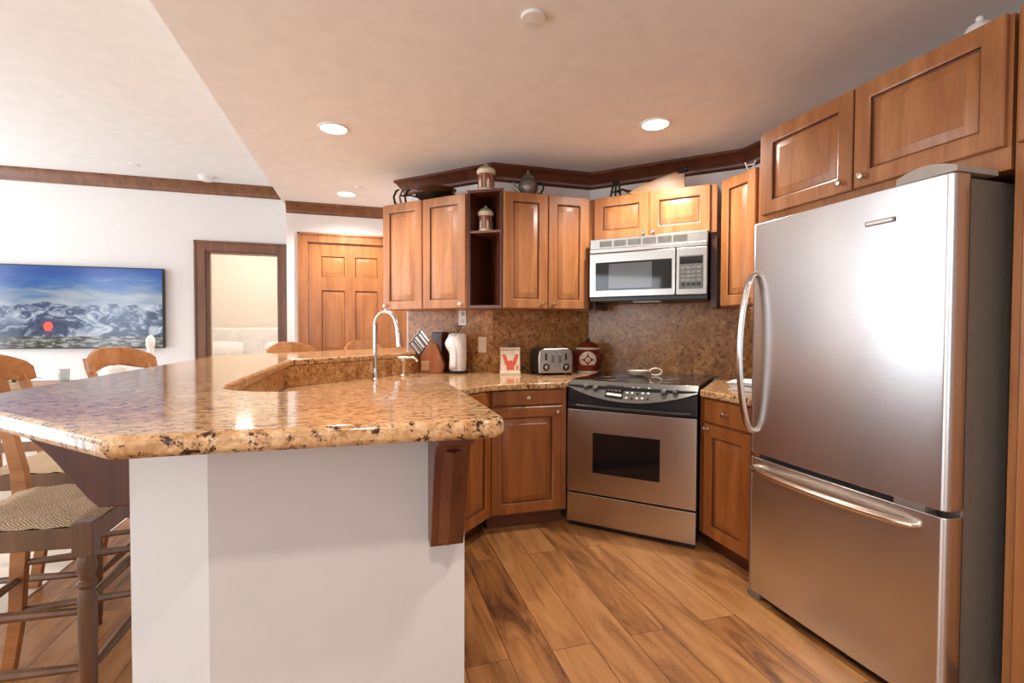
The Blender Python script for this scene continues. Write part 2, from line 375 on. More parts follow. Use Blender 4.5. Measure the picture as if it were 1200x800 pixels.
# left wall with two windows, wall behind with one
def wall_with_window(name, axis, c, a0, a1, w0, w1, z0, z1, top):
    mk = (lambda p, q, zz0, zz1: MB().box(c-.12, p, zz0, c, q, zz1, M['wall'])) if axis == 'x' else (lambda p, q, zz0, zz1: MB().box(p, c-.12, zz0, q, c, zz1, M['wall']))
    for p, q, u, v in ((a0, w0, 0.0, top), (w1, a1, 0.0, top), (w0, w1, 0.0, z0), (w0, w1, z1, top)):
        struct(name, mk(p, q, u, v))
wall_with_window('wall_left', 'x', XL, 1.6, 8.8, 2.9, 5.7, 0.06, 2.6, ZL)
wall_with_window('wall_left', 'x', XL, YB, 1.6, -1.7, 0.9, 0.5, 2.4, ZL)
wall_with_window('wall_behind', 'y', YB, XL, 2.61, -2.9, -0.3, 0.5, 2.4, ZL)
def window(name, axis, c, w0, w1, z0, z1):
    mb = MB()
    P = (lambda a, z, a2, z2: mb.box(c-.08, a, z, c-.04, a2, z2, M['frame_white'])) if axis == 'x' else (lambda a, z, a2, z2: mb.box(a, c-.08, z, a2, c-.04, z2, M['frame_white']))
    P(w0, z0, w1, z0+.05); P(w0, z1-.05, w1, z1); P(w0, z0+.05, w0+.05, z1-.05); P(w1-.05, z0+.05, w1, z1-.05)
    P((w0+w1)/2-.025, z0+.05, (w0+w1)/2+.025, z1-.05)
    struct(name, mb)
window('window_1', 'x', XL, 2.9, 5.7, .06, 2.6); window('window_2', 'x', XL, -1.7, .9, .5, 2.4); window('window_3', 'y', YB, -2.9, -.3, .5, 2.4)
# bedroom beyond the doorway
struct('wall_bedroom', MB().box(-3.2, 8.1, 0.004, 0.1, 8.2, ZL, M['bed_wall']))
struct('wall_bedroom', MB().box(-3.3, 6.1, 0.004, -3.2, 8.2, ZL, M['bed_wall']))
struct('wall_bedroom', MB().box(0.1, 6.1, 0.004, 0.2, 8.2, ZL, M['bed_wall']))
struct('ceiling', MB().box(-0.77, 6.1, ZL, 0.2, 8.2, ZL+.1, M['ceiling']), recenter=False)
# half wall that carries the raised bar
outer = [(.21, 1.08), (-.30, 1.08), (-.515, 1.295), (-.515, 2.965), (.48, 3.96)]
inner = [(.555, 3.895), (-.445, 2.895), (-.445, 1.33), (-.265, 1.18), (.21, 1.18)]
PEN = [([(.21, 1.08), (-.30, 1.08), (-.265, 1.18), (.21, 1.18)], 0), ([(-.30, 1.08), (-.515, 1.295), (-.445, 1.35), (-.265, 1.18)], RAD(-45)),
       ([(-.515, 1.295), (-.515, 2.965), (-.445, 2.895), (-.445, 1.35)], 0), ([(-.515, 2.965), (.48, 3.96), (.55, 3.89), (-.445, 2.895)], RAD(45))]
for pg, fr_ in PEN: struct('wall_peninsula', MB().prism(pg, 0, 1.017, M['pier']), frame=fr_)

# crown mouldings swept along walls (room side to the right of the travel direction)
def sweep(path, prof, mb, m):
    n = len(path); rows = []
    for i, p in enumerate(path):
        p = Vector(p)
        d0 = (Vector(path[i])-Vector(path[i-1])).normalized() if i else None
        d1 = (Vector(path[i+1])-Vector(path[i])).normalized() if i < n-1 else None
        nr = lambda d: Vector((d.y, -d.x))
        if d0 is None: off = nr(d1)
        elif d1 is None: off = nr(d0)
        else:
            a = nr(d0)+nr(d1); off = a/(a.dot(nr(d1)))
        rows.append([(p.x+off.x*u, p.y+off.y*u, z) for u, z in prof])
    k = len(prof); vs = [q for r in rows for q in r]
    fs = [(i*k+j, i*k+(j+1) % k, (i+1)*k+(j+1) % k, (i+1)*k+j) for i in range(n-1) for j in range(k)]
    fs += [tuple(range(k)), tuple(range((n-1)*k, n*k))]
    mb.add(vs, fs, m); return mb
def crown_prof(z, h=.115, p=.075):
    return [(0, z), (p, z), (p, z-.018), (p*.82, z-.026), (p*.62, z-h*.42), (p*.36, z-h*.66), (p*.26, z-h*.78), (p*.26, z-h*.9), (p*.12, z-h), (0, z-h)]
struct('trim_1', sweep([(.405, 4.225), (.32, 4.14), (.91, 3.55), (1.69, 3.55), (2.49, 2.75), (2.49, 2.06)], crown_prof(ZK), MB(), M['dark_wood']))
struct('trim_2', sweep([(XL, 5.98), (-.74, 5.98)], crown_prof(ZL, .12, .07), MB(), M['casing']))
struct('trim_3', sweep([(-.74, 5.15), (.56, 5.15)], crown_prof(ZK, .10, .07), MB(), M['casing']))
# baseboards
struct('baseboard_tv', MB().box(XL, 5.965, .004, -1.766, 5.98, .10, M['casing']))
# doorway casing
def casing(name, x0, x1, zt, y, wd, m, jamb):
    mb = MB()
    for a, c in ((x0-wd, x0), (x1, x1+wd)):
        mb.box(a, y-.022, 0.004, c, y, zt+wd, m); 
    mb.box(x0, y-.022, zt, x1, y, zt+wd, m)
    # back band
    mb.box(x0-wd-.006, y-.032, .004, x0-wd+.016, y, zt+wd+.006, m); mb.box(x1+wd-.016, y-.032, .004, x1+wd+.006, y, zt+wd+.006, m)
    mb.box(x0-wd-.006, y-.032, zt+wd-.016, x1+wd+.006, y, zt+wd+.006, m)
    if jamb:
        mb.box(x0, y, .004, x0+.02, y+.12, zt, m); mb.box(x1-.02, y, .004, x1, y+.12, zt, m); mb.box(x0+.02, y, zt-.02, x1-.02, y+.12, zt, m)
        mb.box(x0+.02, y+.05, .004, x0+.035, y+.08, zt-.02, M['cream']); 
    return struct(name, mb, bevel=.003)
casing('trim_4', -1.655, -.936, 2.06, 5.98, .10, M['casing'], True)
casing('trim_5', -.55, .30, 2.07, 5.15, .085, M['door_wood'], False)
tag(MB().box(-.962, 5.99, 1.80, -.957, 6.05, 1.87, M['brass_nickel']).build('strike_plate', recenter=True), 'small metal plate on the right jamb of the bedroom doorway', 'strike plate')

def ring_panel(mb, x0, x1, z0, z1, y, steps, m_list, face_m):
    """nested rectangular rings on a face at y (front = -y); steps = [(inset, depth)], the last ring is filled"""
    prev = None
    for i, (ins, dep) in enumerate(steps):
        cur = [(x0+ins, y+dep, z0+ins), (x1-ins, y+dep, z0+ins), (x1-ins, y+dep, z1-ins), (x0+ins, y+dep, z1-ins)]
        if prev: mb.add(prev+cur, [(j, (j+1) % 4, 4+(j+1) % 4, 4+j) for j in range(4)], m_list[i-1])
        prev = cur
    mb.add(prev, [(0, 1, 2, 3)], face_m)
def cab_door(w_, h_, m, rail=.064, t=.02, arch=False):
    """raised panel cabinet door, local origin at its lower left front edge, front facing -y"""
    mb = MB(); g = M['glaze']
    st = [(0, t), (0, .004), (.004, 0), (rail-.006, 0), (rail, .003), (rail+.002, .012), (rail+.009, .013), (rail+.040, .002), (rail+.041, .001)]
    ml = [m, m, m, m, g, g, m, m]
    ring_panel(mb, 0, w_, 0, h_, 0, st, ml, m)
    mb.add([(0, t, 0), (w_, t, 0), (w_, t, h_), (0, t, h_)], [(3, 2, 1, 0)], m)
    return mb
def knob(parent, x, z, y=-.02, m='brass_nickel', r=.014):
    T = Tr(x, y, z, rx=RAD(90))
    mb = MB().lathe([(r*.7, 0), (r*.55, .004), (r*.42, .010), (r*.9, .016), (r, .021), (r*.85, .026), (r*.3, .028)], M[m], 14, T)
    return mb.build('knob', parent)
def cabinet(name, label, x, y, rot, w_, d_, z0, z1, m, doors=(), drawers=(), toe=0, overlay=.02, body_poly=None, group=None, cat='cabinet'):
    t = thing(name, label, cat, (x, y, 0), rot, group)
    mb = MB()
    if body_poly: mb.prism(body_poly, z0+toe, z1, m)
    else: mb.box(0, 0, z0+toe, w_, d_, z1, m)
    mb.build('body', t, .002)
    if toe: MB().box(.0, .07, 0, w_, d_, toe, M['dark_wood']).build('toe_kick', t)
    for (a, c, u, v, kx, kz) in doors:
        dr = cab_door(c-a, v-u, m).build('door', t, loc=(a, -overlay, u))
        if kx is not None: knob(dr, kx-a, kz-u, 0)
    for (a, c, u, v) in drawers:
        mb = MB(); st = [(0, .02), (0, .004), (.004, 0), (.007, 0)]
        ring_panel(mb, 0, c-a, 0, v-u, 0, st, [m]*3, m); mb.add([(0, .02, 0), (c-a, .02, 0), (c-a, .02, v-u), (0, .02, v-u)], [(3, 2, 1, 0)], m)
        dr = mb.build('drawer', t, loc=(a, -overlay, u))
        knob(dr, (c-a)/2, (v-u)/2, 0)
    return t

# ------------------------------------------------------------------ upper cabinets
UB, UT = 1.37, 2.155
Dd = math.pi/4*-1
wD = math.hypot(.665-.13, 3.325-3.86)
cabinet('wall_cabinet', 'pair of tall maple wall cabinet doors left of the open corner shelf', .13, 3.86, Dd, wD, .33, UB, UT, M['cab'],
        doors=[(.002, wD/2-.004, UB, UT, .035, UB+.03), (wD/2+.004, wD-.004, UB, UT, wD-.035, UB+.03)])
cabinet('wall_cabinet', 'pair of tall maple wall cabinet doors between the open corner shelf and the microwave', .885, 3.20, 0, .64, .35, UB, UT, M['cab'],
        doors=[(.004, .316, UB, UT, .28, UB+.035), (.324, .622, UB, UT, .36, UB+.035)])
# above the microwave, set diagonally
cx, cy = 1.84, 2.93; wB = .85
bx, by = cx-wB/2*S2, cy+wB/2*S2
hB = wB/2
tB = cabinet('wall_cabinet', 'short two-door maple cabinet directly above the microwave', bx, by, Dd, wB, .33, 1.85, UT, M['cab'],
        doors=[(.04, hB-.004, 1.858, UT, hB-.032, 1.885), (hB+.004, wB-.04, 1.858, UT, hB+.032, 1.885)])
for a in (0, wB-.036): MB().box(a, .02, UB, a+.036, .33, 1.85, M['inner']).build('side_panel', tB)  # added panels, the shade of the gaps beside the microwave put into their colour
cabinet('wall_cabinet', 'narrow tall maple wall cabinet squeezed between the microwave and the refrigerator', 2.15, 2.60, -math.pi/2, .58, .34, UB, UT, M['cab'],
        doors=[(.02, .30, UB+.005, UT, .265, UB+.04)])
# over the refrigerator
wF = 1.96-1.0
cabinet('fridge_cabinet', 'wide two-door maple cabinet above the stainless refrigerator', 1.88, 2.00, -math.pi/2, .995, .61, 1.715, 2.185, M['cab'],
        doors=[(.03, .497, 1.785, 2.185, .455, 1.825), (.505, .985, 1.785, 2.185, .548, 1.825)])
# tall pantry unit whose edge shows at the right border
cabinet('pantry_cabinet', 'tall maple pantry cabinet at the right edge beside the refrigerator', 1.88, .995, -math.pi/2, .60, .60, 0, 2.185, M['cab'],
        doors=[(.03, .58, .12, 1.70, .50, 1.05), (.012, .58, 1.785, 2.185, .52, 1.825)], toe=.10)
# open corner shelf
t = thing('corner_shelf', 'open dark corner shelf between the two tall pairs of maple cabinet doors', 'shelf', (.775, 3.27, 0))
o_ = lambda pts: [(p[0]-.775, p[1]-3.27) for p in pts]
shp = o_([(.672, 3.334), (.878, 3.205), (.878, 3.545), (.90, 3.553)])
MB().prism(shp, UB, UB+.02, M['dark_wood']).build('bottom_board', t)
MB().prism(o_([(.66, 3.318), (.885, 3.18), (.884, 3.545), (.90, 3.553)]), UT+.001, UT+.02, M['dark_wood']).build('top_board', t, .002)
MB().prism(shp, 1.885, 1.90, M['dark_wood']).build('shelf_board', t).data.materials[0] = M['casing']
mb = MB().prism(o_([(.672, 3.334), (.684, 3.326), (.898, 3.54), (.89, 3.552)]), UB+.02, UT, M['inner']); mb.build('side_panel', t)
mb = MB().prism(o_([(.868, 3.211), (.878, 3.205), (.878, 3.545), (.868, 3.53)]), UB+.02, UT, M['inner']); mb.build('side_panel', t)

# ------------------------------------------------------------------ base cabinets
CB = .862; CT = .90
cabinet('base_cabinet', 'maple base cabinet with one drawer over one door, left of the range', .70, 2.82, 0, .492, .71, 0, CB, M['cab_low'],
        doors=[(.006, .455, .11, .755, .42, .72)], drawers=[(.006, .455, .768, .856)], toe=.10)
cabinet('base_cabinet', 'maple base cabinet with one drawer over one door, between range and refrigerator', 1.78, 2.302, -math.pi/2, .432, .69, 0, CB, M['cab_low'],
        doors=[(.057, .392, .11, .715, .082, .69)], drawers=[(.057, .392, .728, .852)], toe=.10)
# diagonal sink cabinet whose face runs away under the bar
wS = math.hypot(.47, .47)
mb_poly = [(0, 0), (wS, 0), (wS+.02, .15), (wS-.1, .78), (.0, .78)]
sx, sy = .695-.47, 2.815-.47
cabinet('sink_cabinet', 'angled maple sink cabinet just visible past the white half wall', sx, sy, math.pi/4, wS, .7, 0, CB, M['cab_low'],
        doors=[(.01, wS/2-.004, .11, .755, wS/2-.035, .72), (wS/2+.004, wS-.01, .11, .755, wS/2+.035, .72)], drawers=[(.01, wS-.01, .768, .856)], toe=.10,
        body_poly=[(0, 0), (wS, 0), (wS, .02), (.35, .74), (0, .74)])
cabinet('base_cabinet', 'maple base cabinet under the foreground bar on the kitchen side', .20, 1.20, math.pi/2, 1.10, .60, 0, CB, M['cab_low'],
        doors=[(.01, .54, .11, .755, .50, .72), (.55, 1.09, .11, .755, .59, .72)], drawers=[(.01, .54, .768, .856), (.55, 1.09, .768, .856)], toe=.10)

# ------------------------------------------------------------------ worktops
def arc(cx, cy, r, a0, a1, n=6): return [(cx+r*math.cos(RAD(a0+(a1-a0)*i/n)), cy+r*math.sin(RAD(a0+(a1-a0)*i/n))) for i in range(n+1)]
low = [(.225, 1.20), (.225, 2.30), (.30, 2.40), (.56, 2.66), (.66, 2.745), (.76, 2.775), (.90, 2.785), (1.165, 2.785), (1.80, 3.42), (1.67, 3.53), (.92, 3.53), (.545, 3.905), (-.425, 2.90), (-.425, 1.20)]
tag(MB().prism(low, CB, CT, M['granite']).build('kitchen_worktop', bevel=.009, seg=3, recenter=True), 'long polished granite worktop with curved front, running from the faucet to the range', 'worktop')
low2 = [(2.47, 2.74), (2.47, 1.885), (1.735, 1.885), (1.735, 2.20)]+arc(1.775, 2.235, .04, 180, 110, 4)+[(2.36, 2.865)]
tag(MB().prism(low2, CB, CT, M['granite']).build('kitchen_worktop', bevel=.009, seg=3, recenter=True), 'short granite worktop piece between the range and the refrigerator', 'worktop')
# raised bar slab: front leg with scalloped rear edge, left leg, diagonal leg to the stub wall
bar = [(-.385, .885), (.20, .875)]+arc(.215, .915, .04, -90, 0, 4)+[(.256, 1.10), (.255, 1.32), (.248, 1.56), (.232, 1.69)]+arc(.205, 1.70, .035, 20, 110, 4)
bar += [(.15, 1.70), (.085, 1.62), (.02, 1.535), (-.05, 1.475), (-.13, 1.435), (-.21, 1.42), (-.285, 1.443), (-.345, 1.49), (-.39, 1.56), (-.40, 1.66)]
bar += [(-.40, 2.92), (.565, 3.885), (.315, 4.135), (.50, 4.32), (.235, 4.585), (-.91, 3.44), (-.91, 1.41)]
tag(MB().prism(bar, 1.017, 1.055, M['granite']).build('bar_counter', bevel=.0155, seg=5, recenter=True), 'raised golden-brown granite bar slab with dark flecks wrapping the peninsula', 'bar counter')

# granite backsplashes
def splash(name, label, pts, z0, z1, m='splash', th=.02):
    (x0, y0), (x1, y1) = pts
    d = Vector((x1-x0, y1-y0)).normalized(); n = Vector((d.y, -d.x))*th
    return tag(MB().prism([(x0, y0), (x1, y1), (x1+n.x, y1+n.y), (x0+n.x, y0+n.y)], z0, z1, M[m]).build(name, recenter=True, frame=math.atan2(d.y, d.x) if abs(d.x*d.y) > .01 else 0), label, 'backsplash')
splash('granite_backsplash', 'speckled granite backsplash behind the knife block and paper towels', [(.34, 4.12), (.912, 3.548)], .90, UB)
splash('granite_backsplash', 'brown granite backsplash behind the toaster', [(.899, 3.55), (1.68, 3.55)], .90, UB)
splash('granite_backsplash', 'brown granite backsplash behind the range, under the microwave', [(1.69, 3.55), (2.49, 2.75)], .90, 1.42)
splash('granite_backsplash', 'granite backsplash on the right wall beside the refrigerator', [(2.49, 2.73), (2.49, 1.89)], .90, UB)
splash('bar_splash', 'low granite splash under the raised bar, behind the faucet', [(-.445, 2.90), (.55, 3.895)], .90, 1.017, 'sink_splash', .014)
splash('bar_splash', 'low granite splash on the left leg of the bar, left of the faucet', [(-.445, 1.37), (-.445, 2.875)], .90, 1.017, 'sink_splash', .014)

# corbels under the bar
def corbel(label, x, y, rot, L=.17, h=.262, w_=.072):
    t = thing('corbel', label, 'corbel', (x, y, 1.017-h), rot)
    prof = [(0, 0), (-.040, 0), (-.052, .03), (-.064, .07), (-.076, .11), (-.088, .15), (-.102, .19), (-.116, .22), (-.128, .238), (-.150, .242), (-.150, .262), (0, .262)]
    kx_, kz_ = L/.17, h/.262; prof = [(a*kx_, c*kz_) for a, c in prof]
    n = len(prof)
    mb = MB().add([(0, a, c) for a, c in prof]+[(w_, a, c) for a, c in prof], [tuple(range(n)), tuple(range(2*n-1, n-1, -1))]+[(i, (i+1) % n, n+(i+1) % n, n+i) for i in range(n)], M['dark_wood_z'])
    mb.build('bracket', t, .003)
    fr = [(-.046, .010), (-.056, .04), (-.068, .08), (-.080, .12), (-.092, .16), (-.106, .20), (-.118, .225)]
    fr = [(a*kx_, c*kz_) for a, c in fr]
    mb = MB(); vs = []
    for a, c in fr:
        vs += [(.016, a, c), (w_/2, a-.010, c-.003), (w_-.016, a, c)]
    mb.add(vs, [(3*i+j, 3*i+j+1, 3*i+j+4, 3*i+j+3) for i in range(len(fr)-1) for j in range(2)], M['dark_wood_z']).build('carved_leaf', t)
    return t
corbel('walnut corbel under the right end of the bar, on the shaded white face', .128, 1.08, 0)
corbel('dark wooden corbel under the left edge of the bar, above the rush-seated stool', -.515, 1.395, -math.pi/2, L=.30, h=.205)

# ------------------------------------------------------------------ range
t = thing('range', 'stainless electric range with black glass cooktop set diagonally in the corner', 'range')
rx, ry = 1.473, 2.547; wR = .762
t.location = (rx-wR/2*S2, ry+wR/2*S2, 0); t.rotation_euler = (0, 0, Dd)
dR = (5.18-4.02)*S2
MB().box(.005, .03, .03, wR-.005, dR, .895, M['black']).build('body', t)
MB().box(0, .045, .895, wR, dR, .912, M['black_glass']).build('cooktop', t, .004)
for (a, c, r) in ((.2, .22, .10), (.56, .22, .075), (.2, .5, .075), (.56, .5, .10)):
    MB().tube([(a+r*math.cos(RAD(q*15)), c+r*math.sin(RAD(q*15)), .9122) for q in range(25)], .0012, M['panel_grey'], 4).build('burner_ring', t)
MB().box(.0, .0, .74, wR, .05, .885, M['black']).build('fascia', t, .004)
# bowed control panel: arc shaped lower edge
def panel_pts(n=20):
    top = []; bot = []
    for i in range(n+1):
        u = i/n; x = wR*u; s = 1-(2*u-1)**2
        top.append((x, .046-.012*s, .911)); bot.append((x, -.006-.040*s, .873-.072*s))
    return top, bot
tp, bt = panel_pts(); n = len(tp)
back = [(x, .05, .87-.06) for x, y, z in tp]
mb = MB().add(tp+bt, [(i, n+i, n+i+1, i+1) for i in range(n-1)], M['panel_grey'])
low_ = [(x, .01, z-.010) for x, y, z in bt]
mb.add(bt+low_, [(i, n+i, n+i+1, i+1) for i in range(n-1)], M['panel_grey'])
mb.add([tp[0], bt[0], low_[0], (0, .05, .863), tp[-1], bt[-1], low_[-1], (wR, .05, .863)], [(0, 1, 2, 3), (7, 6, 5, 4)], M['panel_grey'])
cp = mb.build('control_panel', t)
def on_panel(u, v):
    x = wR*u; s = 1-(2*u-1)**2
    a = Vector((x, .046-.012*s, .911)); c = Vector((x, -.006-.040*s, .873-.072*s)); return a.lerp(c, v), (c-a)
for u in (.155, .235, .765, .845):
    p, dv = on_panel(u, .5)
    nrm = Vector((0, dv.z, -dv.y)).normalized();
    if nrm.z < 0: nrm = -nrm
    q = Vector((0, 0, 1)).rotation_difference(nrm).to_matrix().to_4x4()
    MB().lathe([(.019, 0), (.019, .004), (.015, .006), (.0145, .020), (.010, .023)], M['panel_grey'], 18, Matrix.Translation(p) @ q, [M['black'], M['black'], M['panel_grey'], M['panel_grey'], M['panel_grey']]).build('dial', t)
def panel_rect(u0, u1, v0, v1, m, lift=.0015, name=None):
    P = []
    for u, v in ((u0, v0), (u0, v1), (u1, v1), (u1, v0)):
        p, dv = on_panel(u, v); nr = Vector((0, dv.z, -dv.y)).normalized()
        if nr.z < 0: nr = -nr
        P.append(p+nr*lift)
    return P
mb = MB(); mb.add(panel_rect(.32, .46, .22, .86, 0), [(0, 1, 2, 3)], M['black_glass']); mb.build('display', t)
mb = MB()
for i in range(4): mb.add(panel_rect(.33+i*.03, .352+i*.03, .3, .5, 0, .003), [(0, 1, 2, 3)], M['panel_grey'])
mb.add(panel_rect(.33, .45, .62, .74, 0, .003), [(0, 1, 2, 3)], M['plastic_white'])
for i in range(5):
    for j in range(3):
        p, _ = on_panel(.49+i*.04, .28+j*.25); mb.lathe([(.0075, 0), (.0075, .004), (.005, .006)], M['plastic_white'] if (i+j) % 3 else M['black'], 10, Tr(p.x, p.y, p.z, rx=RAD(38)))
mb.build('buttons', t)
# oven door handle: bowed black bar
pts = [(.03+i*(wR-.06)/12, -.012-.03*math.sin(math.pi*i/12), .757) for i in range(13)]
dr = MB().box(.0, -.012, .224, wR, .03, .735, M['steel']).build('oven_door', t, .004)
MB().tube(pts, .012, M['black'], 10, flat=1.2).build('handle', dr)
MB().box(.165, -.0135, .355, .565, -.011, .60, M['black_glass']).build('window', dr, .002)
mb = MB().box(0, -.008, .745, wR, .02, .775, M['black']).build('vent_strip', t)
MB().box(0, -.012, .035, wR, .03, .214, M['steel']).build('storage_drawer', t, .004)
MB().box(.01, .02, 0, wR-.01, .5, .03, M['black']).build('base', t)

# spoon rest on the range
t = thing('spoon_rest', 'white ceramic spoon rest with looped handle on the black cooktop', 'spoon rest', (1.79, 2.93, .915), RAD(-16.5))
MB().lathe([(.022, 0), (.042, .010), (.054, .034), (.050, .035), (.036, .014), (.0, .008)], M['cream'], 22, Matrix.Translation((-.02, 0, 0)) @ Matrix.Scale(1.35, 4, (1, 0, 0))).build('bowl', t)
MB().tube([(.055, 0, .020)]+[(.095+.042*math.cos(RAD(a)), 0, .024+.023*math.sin(RAD(a))) for a in range(150, -150, -20)], .007, M['cream'], 8).build('handle', t)

# ------------------------------------------------------------------ microwave
wM = .767; mx_, my_ = 1.758, 2.848
t = thing('microwave', 'stainless over-the-range microwave with dark window and keypad', 'microwave', (mx_-wM/2*S2, my_+wM/2*S2, 1.42), Dd)
dM = (5.20-4.6)*S2
MB().box(.012, .04, .0, wM-.012, dM-.005, .42, M['black']).build('body', t)
MB().box(0, .012, .358, wM, .06, .428, M['steel_h']).build('vent_grille', t, .003)
mb = MB()
for i in range(6): mb.box(.07+i*.098, .009, .372, .07+i*.098+.086, .013, .412, M['pewter'])
mb.build('vent_slats', t)
MB().box(0, .0, .33, wM, .05, .362, M['steel_h']).build('top_trim', t, .006)
d = MB().box(0, 0, .028, .575, .05, .328, M['steel_h']).build('door', t, .005)
MB().box(.045, -.003, .072, .555, .002, .265, M['black_glass']).build('window', d, .002)
MB().box(.14, -.0042, .085, .43, -.003, .252, M['micro_glass']).build('mesh_screen', d)
MB().box(.567, -.008, .04, .577, .0, .318, M['chrome']).build('handle', d, .003)
k = MB().box(.580, 0, .028, wM, .05, .328, M['steel_h']).build('keypad_panel', t, .005)
mb = MB().box(.60, -.003, .065, .745, .001, .275, M['panel_grey'])
mb.box(.605, -.0045, .225, .74, -.003, .268, M['black_glass'])
for i in range(4):
    for j in range(5): mb.box(.615+i*.031, -.005, .085+j*.026, .638+i*.031, -.003, .103+j*.026, M['pewter'] if j else M['black'])
mb.build('keys', k)
MB().box(.0, .02, -.0, wM, .06, .028, M['black']).build('lower_trim', t, .003)
MB().box(.28, .10, -.006, .46, .2, 0, M['plastic_white']).build('lamp_lens', t)

# ------------------------------------------------------------------ refrigerator
FX = 1.69; y_far, y_near = 1.842, 1.035; wFr = y_far-y_near
t = thing('refrigerator', 'large stainless bottom-freezer refrigerator with curved handles', 'refrigerator', (FX, y_far, 0), -math.pi/2)
MB().box(.006, .075, .03, wFr-.006, .74, 1.69, M['fridge_side']).build('body', t, .006)
def bowed(x0, x1, z0, z1, bow, th, m, er=.022):
    """door slab whose front bows out and rolls over at both sides"""
    mb = MB(); n = 24; fr = []; w2 = x1-x0
    for i in range(n+1):
        u = i/n; x = x0+w2*u
        y = -bow*(1-(2*u-1)**2)
        e = min(x-x0, x1-x)
        if e < er: y += er-math.sqrt(max(0, er*er-(er-e)**2))
        fr.append((x, y))
    xs = sorted(set([x0+er*(1-math.cos(RAD(a))) for a in range(0, 91, 15)]+[x1-er*(1-math.cos(RAD(a))) for a in range(0, 91, 15)]+[x0+er+(w2-2*er)*i/16 for i in range(17)]))
    fr = []
    for x in xs:
        u = (x-x0)/w2; y = -bow*(1-(2*u-1)**2); e = min(x-x0, x1-x)
        if e < er: y += er-math.sqrt(max(0, er*er-(er-e)**2))
        fr.append((x, y))
    poly = fr+[(x1, th), (x0, th)]
    return mb.prism(poly, z0, z1, m)
d = bowed(0, wFr, .668, 1.70, .010, .068, M['fridge_door']).build('upper_door', t, .003)
pts = []; 
for i in range(17):
    u = i/16; s = math.sin(math.pi*u); pts.append((.028-.012*s, -.012-.052*s**.6-.01, .77+.70*u))
MB().tube([(.028, .0, .765)]+pts+[(.028, .0, 1.475)], .0165, M['chrome'], 12, flat=.8).build('handle', d)
MB().box(.54, -.0125, 1.585, .64, -.008, 1.602, M['pewter']).build('badge', d, .002)
MB().box(.546, -.0138, 1.589, .634, -.0122, 1.598, M['plastic_white']).build('badge_plate', d)
MB().box(.004, .066, .672, wFr-.004, .076, 1.696, M['black']).build('door_seal', t)
d = bowed(0, wFr, .035, .648, .010, .068, M['fridge_door']).build('freezer_drawer', t, .003)
pts = [(.04+(wFr-.13)*i/16, -.010-.045*math.sin(math.pi*i/16)**.6-.008, .600) for i in range(17)]
MB().tube([(.04, .0, .600)]+pts+[(wFr-.09, .0, .600)], .0135, M['brass_nickel'], 12).build('handle', d)
MB().box(.004, .066, .04, wFr-.004, .076, .644, M['black']).build('drawer_seal', t)
# hinge cover on the near top corner: low arched cap
mb = MB(); n = 14; hp = [(wFr-.17+.175*i/n, .010+.030*math.sin(math.pi*min(1, .12+.80*i/n))) for i in range(n+1)]
vs = []
for x, z in hp: vs += [(x, -.002, 1.701), (x, -.002, 1.701+z), (x, .18, 1.701+z), (x, .18, 1.701)]
mb.add(vs, [(4*i+j, 4*i+(j+1) % 4, 4*i+4+(j+1) % 4, 4*i+4+j) for i in range(n) for j in range(4)]+[(3, 2, 1, 0), tuple(range(4*n, 4*n+4))], M['hinge'])
mb.build('hinge_cover', t)
MB().box(.65, -.004, .648, wFr-.06, .05, .668, M['fridge_side']).build('hinge', t, .003)
for a in (.0, wFr-.07): MB().box(a, .0, .0, a+.07, .10, .034, M['fridge_side']).build('foot', t, .008)
MB().box(.07, .03, .004, wFr-.07, .06, .033, M['black']).build('toe_grille', t)

# ------------------------------------------------------------------ faucet and soap dispenser
t = thing('faucet', 'tall gooseneck nickel kitchen faucet with pull-down spray head', 'faucet', (.05, 3.225, CT), RAD(-45))
MB().lathe([(.028, 0), (.028, .006), (.021, .012), (.019, .06), (.017, .075)], M['chrome'], 20).build('base', t)
pts = [(0, 0, .07), (0, 0, .20), (0, 0, .345)]+[(.088-.088*math.cos(RAD(a)), 0, .345+.088*math.sin(RAD(a))) for a in range(15, 166, 15)]
pts += [(.180, 0, .345), (.187, 0, .320)]
MB().tube(pts, .0125, M['chrome'], 14).build('neck', t)
MB().tube([(.186, 0, .322), (.192, 0, .29), (.203, 0, .215)], [.0135, .017, .021], M['chrome'], 14).build('spray_head', t)
MB().tube([(0, -.018, .05), (.0, -.035, .055), (.035, -.075, .085), (.06, -.095, .12)], [.008, .008, .006, .005], M['chrome'], 10).build('lever', t)
t = thing('soap_dispenser', 'bronze-nickel soap dispenser pump between the faucet and knife block', 'soap dispenser', (.24, 3.42, CT), RAD(-16))
MB().lathe([(.026, 0), (.025, .008), (.014, .016), (.013, .07), (.018, .082), (.019, .10), (.012, .106)], M['bronze'], 18).build('body', t); t.scale = (1.25, 1.25, 1.12)
MB().tube([(-.028, 0, .110), (0, 0, .112), (.03, -.01, .112), (.055, -.02, .118), (.075, -.028, .105), (.078, -.03, .092)], [.010, .013, .010, .009, .008, .008], M['bronze'], 10).build('spout', t)

